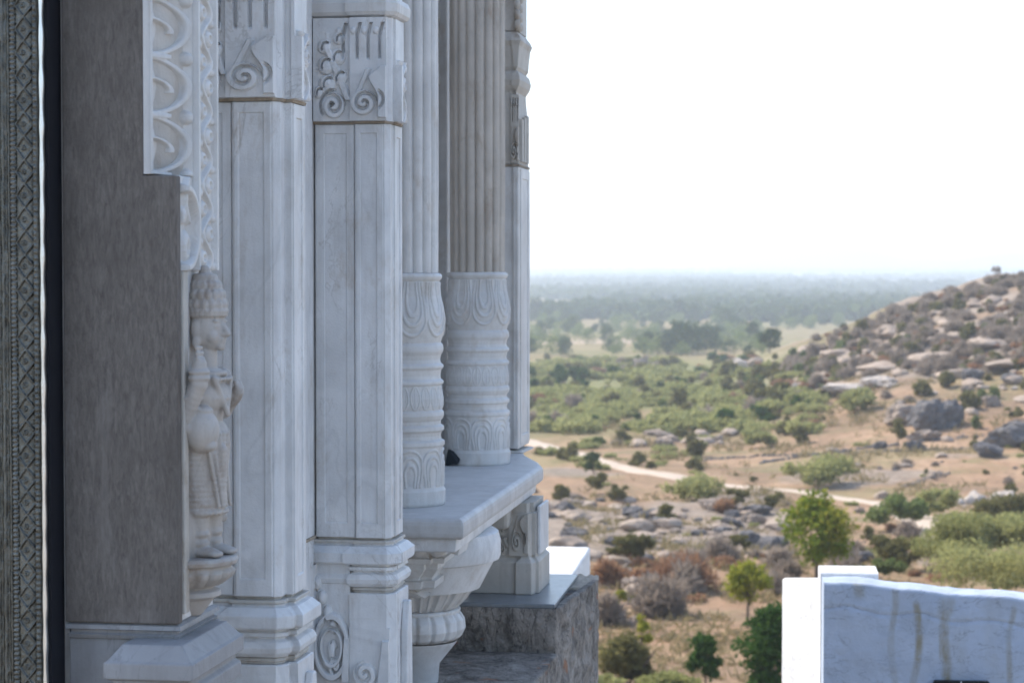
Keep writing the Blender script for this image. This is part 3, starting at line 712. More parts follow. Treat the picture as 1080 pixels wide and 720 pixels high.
# masonry plinth -----------------------------------------------------------
zm = zpl - .022
nx, fx = X(587, 10.22, 645), X(631, 11.2, 615)
lf, rf = -1.95, nx
t = thing('masonry_plinth', 'weathered grey masonry plinth with exposed brick below the balcony', 'plinth', (-1.5, 10.6, -6))
def rough_face(m, p0, p1, z0, z1, nu, nv, amp, seed, sc=9):
    p0 = np.array([*p0, z0], float); U = np.array([p1[0] - p0[0], p1[1] - p0[1], 0]); Lu = np.linalg.norm(U)
    m.relief(p0, U, (0, 0, z1 - z0), nu, nv, lambda u, v: amp * (fbm(u * Lu * sc, v * (z1 - z0) * sc, seed, 5) - .42) * 2 * sm(0, .04, u) * sm(0, .04, 1 - u) , .03)
m = MB()
m.box(lf, rf - .015, 10.215, 11.26, -6, zm - .012)
m.add([(rf - .015, 10.215, -6), (fx - .015, 11.2, -6), (fx - .015, 11.26, -6), (rf - .015, 11.26, -6), (rf - .015, 10.215, zm - .012), (fx - .015, 11.2, zm - .012), (fx - .015, 11.26, zm - .012), (rf - .015, 11.26, zm - .012)],
      [(0, 1, 5, 4), (1, 2, 6, 5), (2, 3, 7, 6), (4, 5, 6, 7)])
rough_face(m, (lf, 10.2), (rf, 10.2), -1.9, zm, 110, 60, .022, 3)
rough_face(m, (rf, 10.2), (fx, 11.2), -4.2, zm, 150, 300, .02, 5, 11)
m.out('masonry', M_mason, t, smooth=True)
m = MB()
zl = -1.832
m.box(lf, rf - .01, 8.9, 10.214, -6, zl - .008)
P0 = np.array([lf, 8.9, zl]); m.relief(P0, (rf - lf + .0, 0, 0), (0, 1.3, 0), 80, 120, lambda u, v: .012 * (fbm(u * 7, v * 12, 21, 5) - .5), .04)
rough_face(m, (rf, 8.9), (rf, 10.2), -4, zl, 150, 260, .02, 8, 11)
m.out('ledge', M_mason, t, smooth=True)
m = MB(); q = X(608, 11.0, 618)
m.prism([(lf, 10.19), (nx + .004, 10.19), (fx - .1, 11.24), (lf, 11.24)], [(zm, -.012), (zm + .004, -.01), (zm + .018, -.01), (zpl, -.014)])
m.out('marble_capping', M_cap, t, bevel=.003)
m = MB(); m.relief((fx - .19, 10.9, zm - .01), (.15, 0, 0), (.02, .5, 0), 30, 40, lambda u, v: .03 * (fbm(u * 6, v * 8, 31, 4) - .3), .02); m.out('crumbling_edge', plain('old_lime', (.5, .43, .34), .9, var=.4, scale=30, bumpd=.01), t, smooth=True)

# white parapet beyond plinth --------------------------------------------------
def limewall(name, p0, p1, depth, z0, zA, zB, mat, label, cat='wall', stains=(), nu=200, nv=160, seed=1, wave=.006, group=None, amp=.006):
    """limewashed wall from p0 to p1 (front face), hand-trowelled, top running zA -> zB"""
    p0 = np.array(p0, float); p1 = np.array(p1, float); e = p1 - p0; Lw = np.linalg.norm(e); e /= Lw; n = np.array([e[1], -e[0]])
    u = np.linspace(0, 1, nu)
    prof = []  # section: t from front bottom up over the top to the back
    s = np.linspace(0, 1, nv)
    H = max(zA, zB) - z0
    front = [(0, a) for a in (1 - (1 - s) ** 1.0)]
    V = np.zeros((nv + 24, nu, 3)); st = np.zeros((nv + 24, nu))
    top = zA + (zB - zA) * u + wave * (fbm(u * Lw * 3.5, u * 0, seed, 3) - .5) * 2
    R = .025
    rows = []
    for a in s: rows.append(('f', a))
    for k in range(8): rows.append(('r', k / 7 * PI / 2))
    for k in range(8): rows.append(('t', (k + 1) / 9))
    for k in range(8): rows.append(('b', k / 7))
    for i, (kd, a) in enumerate(rows):
        if kd == 'f': off = np.zeros(nu); z = z0 + (top - R - z0) * a
        elif kd == 'r': off = np.full(nu, R * (1 - math.cos(a))); z = top - R + R * math.sin(a)
        elif kd == 't': off = np.full(nu, R + (depth - 2 * R) * a); z = top + 0
        else: off = np.full(nu, depth); z = top - R + (z0 - top + R) * a
        bmp = amp * 2 * (fbm(u * Lw * 4 + seed, np.asarray(z) * 4 + off * 4, seed + 3, 4) - .5)
        if kd == 'f': bmp = bmp - .010 * np.exp(-((z - (top - .17 + .012 * np.sin(u * 31) + .02 * (vn(u * 14, u * 0, seed) - .5))) / .010) ** 2) * (amp > .006)
        o = -off + (bmp if kd != 'b' else 0)
        V[i, :, 0] = p0[0] + e[0] * u * Lw + n[0] * o; V[i, :, 1] = p0[1] + e[1] * u * Lw + n[1] * o; V[i, :, 2] = z + (bmp if kd in 't' else 0)
        if kd in 'fr':
            for (us, w, zlo, zhi, amt) in stains:
                uc = us * Lw + .012 * np.sin(z * 9 + us * 40) + .02 * (vn(z * 6, z * 0 + us * 50, 2) - .5)
                g = np.exp(-((u * Lw - uc) / w) ** 4) * sm(zhi + .02, zhi - .03, z) * sm(zlo - .02, zlo + .05, z)
                st[i] = np.maximum(st[i], min(1, amt * 1.15) * g)
    m = MB(); m.grid(V)
    nn = nv + 24
    i0 = [r * nu for r in range(nn)]; i1 = [r * nu + nu - 1 for r in range(nn)]
    m.F.append(i0); m.F.append(i1[::-1])
    c = (float((p0[0] + p1[0]) / 2), float((p0[1] + p1[1]) / 2), z0)
    o = m.out(name, mat, None, smooth=True, loc=c)
    o.data.attributes.new('stain', 'FLOAT', 'POINT').data.foreach_set('value', st.ravel().astype(np.float32))
    o.modifiers.new('e', 'EDGE_SPLIT').split_angle = 1.0
    if label: tag(o, label, cat, group)
    return o
def on_ray(px, py, z):
    d = ray(px, py); return d * (z / d[2])
q0 = on_ray(600, 612, -2.5); q1 = on_ray(622.5, 577, -2.5)
dirv = (q1 - q0)[:2]; back = q1[:2]; front = back - dirv / np.linalg.norm(dirv) * 4.0
# the face seen from here is its right side
o = limewall('white_parapet', front, back, 2.6, -6.5, -2.5, -2.5, M_white, 'flat topped white parapet in full sun beyond the masonry plinth', nu=60, nv=60, wave=.004)

# limewashed wall, blue of its shade put into the colour ------------------------------------------------------------
dep = 14.0; KW = dep / 7.6
A = at(869, 612, dep); a_dir = math.radians(95.7)
fd = np.array([math.sin(a_dir - TH), math.cos(a_dir - TH)])      # camera azimuth -> world
B = A[:2] + fd * 1.25 * KW
zA = A[2]; zB = zA - .105 * KW
st = []
for px, w, y0, y1, amt in ((965, .013, 635, 900, .85), (996, .017, 640, 900, 1.0), (996, .026, 632, 652, .8), (941, .012, 622, 800, .45), (1062, .010, 640, 900, .55), (991, .004, 660, 700, .7), (907, .02, 612, 632, .6), (1010, .03, 650, 900, .16), (1045, .03, 620, 900, .15)):
    s0 = (px - 869) * A[1] / FPX / (1.25 * KW)
    st.append((s0, w * KW, Z(y1, px, dep), Z(y0, px, dep), amt))
t = limewall('limewashed_wall', A[:2], B, .36, -6.5, zA, zB, M_shade_wash, 'blue limewashed wall in shadow with two brown drip stains', stains=st, nu=340, nv=420, seed=4, wave=.02, amp=.014)
tw = base_loc(t)
pn = np.array([-fd[1], fd[0]])
if pn @ FWD[:2] < 0: pn = -pn
def as_part(o, parent):
    o.parent = parent; o.location = Vector(o.location) - base_loc(parent)
    for k in ('label', 'category', 'group', 'kind'):
        if k in o: del o[k]
C0 = A[:2] + pn * .364; C1 = C0 + fd * .37
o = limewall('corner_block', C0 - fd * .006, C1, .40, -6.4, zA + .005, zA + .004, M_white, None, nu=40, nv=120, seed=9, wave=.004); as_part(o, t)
# sunlit return wall left of it
g = math.radians(-7 - math.degrees(TH)); gd = np.array([math.sin(g), math.cos(g)])
Dn = at(872, 617, dep + .85)
# far end so that it projects to px 826
def projx(p): c = (p[0] * math.cos(TH) + p[1] * math.sin(TH)); d = p @ FWD[:2]; return 540 + FPX * c / d
Lr = .05
while projx(Dn[:2] + gd * Lr) > 826.5 and Lr < 5: Lr += .005
limewall('whitewashed_pier', Dn[:2] + gd * Lr, Dn[:2] - gd * .0, .5, -6.5, Dn[2] - .10 * Lr, Dn[2], M_white, 'white sunlit wall end beside the corner of the blue wall', nu=70, nv=200, seed=12, wave=.004)
# black sign at the foot of the picture, fixed to the shaded wall
s0 = (982 - 869) * A[1] / FPX; s1 = (1040 - 869) * A[1] / FPX
zt = Z(717.3, 1000, dep)
t = thing('wall_box', 'black plastic box fixed low on the blue wall under the broad stain', 'box', (*(A[:2] + fd * (s0 + s1) / 2 - pn * .03), zt - .26))
def wp(s, o, z): q = A[:2] + fd * s - pn * o; return (q[0], q[1], z)
m = MB(); V = []
for o_ in (.012, .05):
    V += [wp(s0, o_, zt - .26), wp(s1, o_, zt - .26), wp(s1, o_, zt - .008), wp(s1 - .01, o_, zt), wp(s0 + .012, o_, zt), wp(s0, o_, zt - .012)]
m.add(V, [(6, 7, 8, 9, 10, 11), (5, 4, 3, 2, 1, 0)] + [(i, (i + 1) % 6, 6 + (i + 1) % 6, 6 + i) for i in range(6)])
m.out('case', plain('black_plastic', (.01, .01, .011), .4), t, bevel=.004)
sw = (1010 - 869) * A[1] / FPX
m = MB(); V = [wp(sw + a, b, z) for b in (.051, .056) for a, z in ((0, zt - .03), (.006, zt - .03), (.006, zt - .001), (0, zt - .001))]
m.add(V, [(4, 5, 6, 7), (3, 2, 1, 0), (0, 1, 5, 4), (1, 2, 6, 5), (2, 3, 7, 6), (3, 0, 4, 7)]); m.out('white_tab', plain('white_plastic', (.8, .8, .8), .4), t)

HAZE = 0.00026; SUN = 2.25; SKY = 0.15; EXPO = 1.32
# ================================================================== LAND
BR = np.log([2, 10, 20, 40, 70, 110, 170, 250, 380, 650, 1100, 2800, 6000, 13500, 20000]); BZ = np.array([4.0, 4.8, 6.2, 9, 13.4, 15.2, 17.6, 19.9, 22.7, 27.5, 32, 33, 27, 8, 8])
def polar(x, y):
    cx = x * math.cos(TH) + y * math.sin(TH); d = -x * math.sin(TH) + y * math.cos(TH)
    r = np.hypot(cx, d); al = np.arctan2(cx, d); return r, al
def pcoord(al): return 540 + FPX * np.tan(np.clip(al, -1.2, 1.2))
def ground(x, y, detail=True):
    x = np.asarray(x, float); y = np.asarray(y, float)
    r, al = polar(x, y); p = pcoord(al); lr = np.log(np.maximum(r, 2))
    z = -np.interp(lr, BR, BZ)
    H = np.interp(p, [-6000, -3000, 600, 740, 790, 850, 900, 950, 1000, 1080, 1200, 1500, 2500, 6000], [14, 3, 0, 0.8, 3.2, 8.6, 12, 15.4, 18.2, 22.0, 26, 32, 36, 36])
    g = sm(165, 425, r) * (1 - sm(435, 900, r))
    z = z + H * g
    if detail:
        k = sm(45, 100, r) * (1 - sm(1200, 3000, r))
        z = z + k * 1.5 * (fbm(x / 38, y / 38, 40, 3) - .44) + k * .55 * (fbm(x / 7, y / 7, 44, 3) - .44)
        hillk = np.clip(H / 14, 0, 1) * sm(200, 320, r) * (1 - sm(700, 900, r))
        z = z + hillk * 3.4 * (np.abs(fbm(x / 26, y / 26, 51, 4) - .45) * 4 - .4) * .8
        rk = rockmask(x, y, r, p)
        z = z + rk * (.9 * (1 - np.abs(2 * vn(x / 5.5, y / 5.5, 61) - 1)) ** .6 - .4) * sm(60, 90, r)
    return z
def rockmask(x, y, r, p):
    a = sm(108, 120, r) * (1 - sm(165, 190, r)) * (1 - sm(800, 860, p)) * sm(.40, .50, fbm(x / 22, y / 22, 70, 4))
    b = sm(760, 860, p) * sm(230, 300, r) * (1 - sm(800, 900, r)) * sm(.41, .50, fbm(x / 18, y / 18, 71, 4))
    c = .8 * sm(60, 80, r) * (1 - sm(200, 260, r)) * sm(.55, .62, fbm(x / 13, y / 13, 73, 4))
    return np.clip(np.maximum(np.maximum(a, b), c), 0, 1)
RS = np.exp(np.linspace(math.log(25), math.log(12000), 1300))
def hit(px, py):
    d = ray(px, py); h = math.hypot(d[0], d[1]); ux, uy, s = d[0] / h, d[1] / h, d[2] / h
    z = ground(RS * ux, RS * uy); i = np.argmax(RS * s < z)
    if not (RS[i] * s < z[i]): return None
    r = RS[i]
    if i > 0:
        a = RS[i - 1] * s - z[i - 1]; b = z[i] - RS[i] * s; r = RS[i - 1] + (RS[i] - RS[i - 1]) * a / (a + b)
    return np.array([r * ux, r * uy, float(ground(r * ux, r * uy))]), r

al1 = np.radians(np.arange(-4, 19.01, .075)); al2 = np.radians(np.arange(22, 356, 3.5)); al = np.r_[al1, al2]
rr = np.r_[np.exp(np.linspace(math.log(2.5), math.log(50), 24, endpoint=False)), np.exp(np.linspace(math.log(50), math.log(750), 330, endpoint=False)), np.exp(np.linspace(math.log(750), math.log(13500), 90))]
RR, AA = np.meshgrid(rr, al, indexing='ij'); be = AA - TH
gx = RR * np.sin(be); gy = RR * np.cos(be); gz = ground(gx, gy)
nr, na = RR.shape; idx = np.arange(nr * na).reshape(nr, na); idn = np.roll(idx, -1, 1)
Fq = np.stack([idx[:-1], idx[1:], idn[1:], idn[:-1]], -1).reshape(-1, 4)[:, ::-1]
me = mesh_np('ground', np.stack([gx, gy, gz], -1), np.ascontiguousarray(Fq))
me.polygons.foreach_set('use_smooth', np.ones(len(me.polygons), bool))
go = bpy.data.objects.new('ground', me); COL.objects.link(go); go['kind'] = 'structure'
r_, a_ = polar(gx, gy); p_ = pcoord(a_)
rock = rockmask(gx, gy, r_, p_)
green = sm(215, 300, r_) * (1 - sm(560, 760, r_)) * (1 - sm(800, 900, p_)) * sm(.22, .42, fbm(gx / 45, gy / 45, 80, 4)) * 1.0
green = np.maximum(green, sm(560, 700, r_) * (.55 + .35 * sm(.4, .6, fbm(gx / 120, gy / 120, 81, 3))) * (1 - np.clip((p_ - 780) / 80, 0, 1) * (r_ < 640)))
green = np.maximum(green, .5 * sm(.52, .62, fbm(gx / 16, gy / 16, 82, 4)) * sm(80, 150, r_))
pale = 0 * r_
for rc, w, pa, pb in ((885, 45, 400, 690), (1480, 90, 730, 850), (2500, 180, 500, 690), (1900, 60, 820, 1000), (3600, 160, 700, 1000)):
    pale = np.maximum(pale, (1 - sm(w * .6, w, np.abs(r_ - rc + 200 * (fbm(gx / 300, gy / 300, 9, 2) - .45)))) * sm(pa - 30, pa, p_) * (1 - sm(pb, pb + 30, p_)))
green = green * (1 - pale)
dryh = sm(780, 860, p_) * sm(230, 330, r_) * (1 - sm(700, 900, r_)) * .8
for nm, arr in (('rock', rock), ('green', green), ('pale', pale), ('dry', dryh), ('near', 1 - sm(50, 64, r_))):
    me.attributes.new(nm, 'FLOAT', 'POINT').data.foreach_set('value', np.clip(arr, 0, 1).ravel().astype(np.float32))
m, nt, bs = new_mat('dry_ground'); co = objco(nt)
at_ = lambda n: N(nt, 'ShaderNodeAttribute', attribute_name=n).outputs['Fac']
n1 = noise_n(nt, .12, 7, .3, co, .6); n2 = noise_n(nt, .9, 8, .4, co, .68); n3 = noise_n(nt, .35, 7, 1.0, co, .65)
c = mix(nt, ramp(nt, n1, .35, .65), (.33, .205, .125), (.43, .29, .185)); c = mix(nt, ramp(nt, n2, .48, .66), c, (.225, .145, .09))
n4 = noise_n(nt, .055, 8, .8, co, .66); c = mix(nt, mul(nt, ramp(nt, n4, .46, .60), .75), c, (.215, .15, .095)); c = mix(nt, mul(nt, ramp(nt, noise_n(nt, .09, 7, 1.2, co, .62), .55, .66), .6), c, (.20, .18, .085))
c = mix(nt, mul(nt, ramp(nt, n3, .52, .68), .55), c, (.24, .205, .10))
c = mix(nt, mul(nt, at_('dry'), ramp(nt, n2, .3, .6)), c, (.215, .165, .12))
gcol = mix(nt, ramp(nt, n3, .4, .62), (.14, .15, .055), (.235, .23, .10)); gcol = mix(nt, ramp(nt, n2, .55, .72), gcol, (.085, .10, .04))
gm = N(nt, 'ShaderNodeMath', operation='ADD'); gm.use_clamp = True
nt.links.new(at_('green'), gm.inputs[0]); nt.links.new(mul(nt, N_inv(nt, ramp(nt, n2, .3, .6)), -.3), gm.inputs[1])
c = mix(nt, gm.outputs[0], c, gcol)
rcol = mix(nt, ramp(nt, n2, .35, .65), (.36, .285, .22), (.235, .19, .15)); rcol = mix(nt, ramp(nt, noise_n(nt, 2.4, 7, 1.2, co, .7), .58, .66), rcol, (.07, .062, .06))
rm = N(nt, 'ShaderNodeMath', operation='MULTIPLY_ADD'); rm.use_clamp = True; nt.links.new(at_('rock'), rm.inputs[0]); rm.inputs[1].default_value = 1.6; nt.links.new(mul(nt, n2, -.9), rm.inputs[2])
c = mix(nt, rm.outputs[0], c, rcol)
c = mix(nt, at_('pale'), c, (.40, .31, .22)); c = mix(nt, at_('near'), c, (.42, .39, .35))  # unseen near ground gets its own tone to steer light bounced onto the facade
nt.links.new(c, bs.inputs['Base Color']); bs.inputs['Roughness'].default_value = .95; bs.inputs['Specular IOR Level'].default_value = .05
bump(nt, bs, n2, .5, .8); me.materials.append(m)

# dirt track -------------------------------------------------------------
TRACK = []
def ribbon(name, pts, width, mat, lift=.12):
    P3 = [hit(*q)[0] for q in pts]; P3 = np.array(P3); s = np.r_[0, np.cumsum(np.hypot(*np.diff(P3[:, :2], axis=0).T))]
    t = np.linspace(0, s[-1], 260); x = np.interp(t, s, P3[:, 0]); y = np.interp(t, s, P3[:, 1])
    k = np.ones(21) / 21; x = np.convolve(np.pad(x, 10, 'edge'), k, 'valid'); y = np.convolve(np.pad(y, 10, 'edge'), k, 'valid')
    tx = np.gradient(x); ty = np.gradient(y); l = np.hypot(tx, ty); nx_, ny_ = -ty / l, tx / l
    W = width * (.75 + .5 * vn(t / 9, t * 0, 3)); rows = []
    for o in np.linspace(-.5, .5, 7):
        xx = x + nx_ * W * o; yy = y + ny_ * W * o; rows.append(np.stack([xx, yy, ground(xx, yy) + lift * (1 - (2 * o) ** 4)], -1))
    TRACK.append(np.stack([x, y], 1)); m = MB(); m.grid(np.stack(rows, 0)); return m.out(name, mat, None, smooth=True)
M_track = plain('pale_dust', (.46, .365, .275), .95, var=.25, scale=.5)
ribbon('dirt_track', [(470, 440), (530, 458), (562, 467), (600, 477), (640, 489), (680, 498), (720, 506), (780, 513), (860, 521), (930, 530), (985, 552), (1000, 590)], 2.6, M_track)['kind'] = 'structure'

# ------------------------------------------------------------- foliage
def leaf_mat(name, a, b, trans=.45, rough=.6):
    m = bpy.data.materials.new(name); m.use_nodes = True; nt = m.node_tree; nt.nodes.clear()
    g = N(nt, 'ShaderNodeNewGeometry'); oi = N(nt, 'ShaderNodeObjectInfo')
    f = N(nt, 'ShaderNodeMath', operation='MULTIPLY_ADD'); nt.links.new(g.outputs['Random Per Island'], f.inputs[0]); f.inputs[1].default_value = .6; nt.links.new(mul(nt, oi.outputs['Random'], .4), f.inputs[2])
    c = mix(nt, f.outputs[0], a, b)
    d = N(nt, 'ShaderNodeBsdfDiffuse'); t = N(nt, 'ShaderNodeBsdfTranslucent'); s = N(nt, 'ShaderNodeMixShader', Fac=trans)
    nt.links.new(c, d.inputs['Color']); nt.links.new(c, t.inputs['Color']); nt.links.new(d.outputs[0], s.inputs[1]); nt.links.new(t.outputs[0], s.inputs[2])
    o = N(nt, 'ShaderNodeOutputMaterial'); nt.links.new(s.outputs[0], o.inputs['Surface']); return m
LEAF = dict(
    bright=leaf_mat('leaf_bright_green', (.10, .165, .02), (.235, .265, .035), .45),
    yellow=leaf_mat('leaf_yellow_green', (.21, .235, .03), (.36, .33, .05), .45),
    green=leaf_mat('leaf_mid_green', (.12, .16, .05), (.21, .245, .085), .45),
    feather=leaf_mat('leaf_feathery_green', (.25, .26, .09), (.385, .37, .155), .5),
    dark=leaf_mat('leaf_dark_green', (.035, .075, .02), (.075, .13, .03), .35),
    olive=leaf_mat('leaf_olive', (.12, .115, .045), (.22, .195, .075), .4),
    plainl=leaf_mat('leaf_plain_tree', (.045, .075, .03), (.10, .13, .05), .3),
    dry=leaf_mat('twig_grey_brown', (.235, .19, .15), (.38, .31, .245), .42),
    rust=leaf_mat('leaf_rust', (.26, .14, .085), (.38, .23, .13), .4),
    straw=leaf_mat('grass_straw', (.20, .17, .075), (.40, .30, .17), .3))
M_bark = plain('bark', (.12, .09, .065), .9, var=.35, scale=6)
def leaves(rng, n, clumps, size, shell=.55, flat=0., asp=1.6, floor=None, twig=False):
    C = np.array([c[:3] for c in clumps]); R = np.array([c[3:] for c in clumps]); w = (R.prod(1)) ** (2 / 3); w /= w.sum()
    k = rng.choice(len(C), n, p=w); d = rng.normal(size=(n, 3)); d /= np.linalg.norm(d, axis=1)[:, None]
    q = shell + (1 - shell) * rng.random(n) ** .7; q = q * (1 + .12 * rng.normal(size=n))
    P = C[k] + d * q[:, None] * R[k]
    nrm = rng.normal(size=(n, 3)) + d * .7 + np.array([0, 0, flat]); nrm /= np.linalg.norm(nrm, axis=1)[:, None]
    a = np.cross(nrm, rng.normal(size=(n, 3))); 
    if twig: a = d * 1.0 + rng.normal(size=(n, 3)) * .45 + np.array([0, 0, .5])
    a /= np.linalg.norm(a, axis=1)[:, None]; b = np.cross(nrm, a); b /= np.linalg.norm(b, axis=1)[:, None]
    s = size * (.6 + .8 * rng.random(n))[:, None]; A = a * s * asp * .5; B = b * s * .5
    if floor is not None:
        keep = P[:, 2] > floor; P, A, B = P[keep], A[keep], B[keep]
    V = np.stack([P - A * .9, P - B * .8 - A * .1, P + A, P + B * .8 - A * .1], 1).reshape(-1, 3)
    F = np.arange(len(V)).reshape(-1, 4); return V, F
def blobs(rng, n, W, H, base=.0, top=1., flatb=.8):
    """clumps filling a crown of width W and height H"""
    out = []
    for i in range(n):
        a = rng.random() * 2 * PI; z = base + (top - base) * rng.random(); rad = W * .5 * math.sqrt(max(.05, 1 - (2 * (z - base) / (top - base) - .75) ** 2 * .75)) * math.sqrt(rng.random()) * .72
        s = W * (.16 + .14 * rng.random()); out.append((rad * math.cos(a), rad * math.sin(a), z * H, s, s, s * flatb))
    return out
def fol_mesh(name, V, F, mat, stems=None):
    if stems is None:
        me = mesh_np(name, V, F); me.materials.append(mat); return me
    sv = np.concatenate(stems.V); q = [f for f in stems.F if len(f) == 4]
    me = mesh_np(name, np.concatenate([V, sv]), np.concatenate([F, np.array(q) + len(V)]))
    me.materials.append(mat); me.materials.append(M_bark)
    mi = np.zeros(len(F) + len(q), np.int32); mi[len(F):] = 1; me.polygons.foreach_set('material_index', mi); return me
def wide_mesh(seed, kind, n, leaf, H, nl=13):
    rng = np.random.default_rng(seed); cl = []
    for i in range(nl):
        a = rng.random() * 6.28; q = .5 * rng.random() ** .6; s_ = .09 + .10 * rng.random(); cl.append((q * math.cos(a), q * math.sin(a) * .8, H * (.25 + .4 * rng.random()), s_ * 1.3, s_ * 1.3, s_ * .8))
    V, F = leaves(rng, n, cl, leaf, .3, .3, 1.8, .0); return fol_mesh('bush_' + kind, V, F, LEAF[kind])
def bush_mesh(seed, kind, n, leaf, W=1.0, H=.8, nb=9, twig=False, shell=.5):
    """unit bush: width 1, height H, standing at z=0"""
    rng = np.random.default_rng(seed)
    cl = blobs(rng, nb, W * .92, H, .12, .78, .85)
    V, F = leaves(rng, n, cl, leaf, shell, .2, 5. if twig else 1.7, .0, twig)
    st = MB()
    for i in range(7):
        a = rng.random() * 6.28; q = .25 + .2 * rng.random()
        st.tube([(0, 0, -.08), (q * .5 * math.cos(a), q * .5 * math.sin(a), H * .3), (q * math.cos(a), q * math.sin(a), H * .62)], [.016, .011, .004], 4)
    return fol_mesh('bush_' + kind, V, F, LEAF[kind], st)
def place_mesh(name, me, loc, sc, rz, label, cat, group=None, sz=None):
    o = bpy.data.objects.new(name, me); COL.objects.link(o); o.location = loc; o.scale = (sc, sc, sc if sz is None else sz); o.rotation_euler = (0, 0, rz)
    return tag(o, label, cat, group)
def tree(name, label, loc, H, W, trunk_frac, kind, seed, n, leaf, nb=16, lean=0., group=None, base=None, flatb=.8, shell=.45, extra=None):
    rng = np.random.default_rng(seed); t = thing(name, label, 'tree', tuple(loc), group)
    th = H * trunk_frac; tb = MB(); r0 = H * .022
    top = (lean * H, 0, th * 1.25); tb.tube([(0, 0, -.3), (lean * H * .4, .01 * H, th * .6), top], [r0 * 1.15, r0 * .9, r0 * .7], 8)
    cl = blobs(rng, nb, W, H - th, .08, .9, flatb); cl = [(x + lean * H, y, z + th, a, b, c) for x, y, z, a, b, c in cl]
    for c in cl[:10]:
        mid = ((top[0] + c[0]) / 2 + .03 * H * rng.normal(), (top[1] + c[1]) / 2 + .03 * H * rng.normal(), (top[2] * .6 + c[2] * .4))
        tb.tube([(top[0], top[1], th * (.8 + .4 * rng.random())), mid, c[:3]], [r0 * .5, r0 * .3, r0 * .1], 5)
    tr = tb.out('trunk', M_bark, None, smooth=True); tr.parent = t
    V, F = leaves(rng, n, cl, leaf, shell, .3, 1.5)
    me = mesh_np('crown', V, F); me.materials.append(LEAF[kind])
    if extra:
        me.materials.append(LEAF[extra]); ctr = V.reshape(-1, 4, 3).mean(1); s = (ctr[:, 0] > W * .12) & (ctr[:, 2] > th + (H - th) * .35) & (rng.random(len(ctr)) < .75); s |= rng.random(len(ctr)) < .12
        me.polygons.foreach_set('material_index', s.astype(np.int32))
    cr = bpy.data.objects.new('crown', me); COL.objects.link(cr); cr.parent = t; return t
def px2m(px, r): return px * r / FPX
def ph(x, y):
    h = hit(x, y); return h

# single trees near by: label, base px, H px, W px
def near_tree(label, bx, by, Hp, Wp, tf, kind, seed, n, leafpx, **k):
    P0, r = ph(bx, by); return tree(k.pop('name', 'tree'), label, (P0[0], P0[1], P0[2]), px2m(Hp, r), px2m(Wp, r), tf, kind, seed, n, px2m(leafpx, r), **k)
near_tree('bright green tree with yellowing right side standing behind the blue wall corner', 861, 622, 103, 79, .26, 'bright', 3, 3000, 4.2, nb=20, extra='yellow', shell=.35)
near_tree('small lime yellow tree with a thin bare trunk on the sandy slope', 788, 662, 70, 54, .42, 'yellow', 4, 1100, 4.2, nb=12, lean=.02, shell=.35)
near_tree('small dark green sapling at the bottom between the olive bush and the big dark tree', 744, 730, 58, 46, .3, 'dark', 5, 1400, 4.2, nb=10, shell=.4)
near_tree('dense dark green tree half hidden by the white wall end', 812, 748, 110, 76, .12, 'dark', 6, 4200, 4.6, nb=22, shell=.4)
near_tree('small dark tree with bare trunk standing below the big grey outcrop', 947, 475, 32, 22, .4, 'olive', 8, 700, 2.4, nb=8)
near_tree('lone leafless tree standing on the hill skyline', 1050, 299, 17, 13, .4, 'dry', 9, 160, 1.6, nb=6)
near_tree('thin dark tree rising behind an olive bush by the dirt track', 626, 506, 30, 20, .35, 'plainl', 10, 420, 2.6, nb=7)

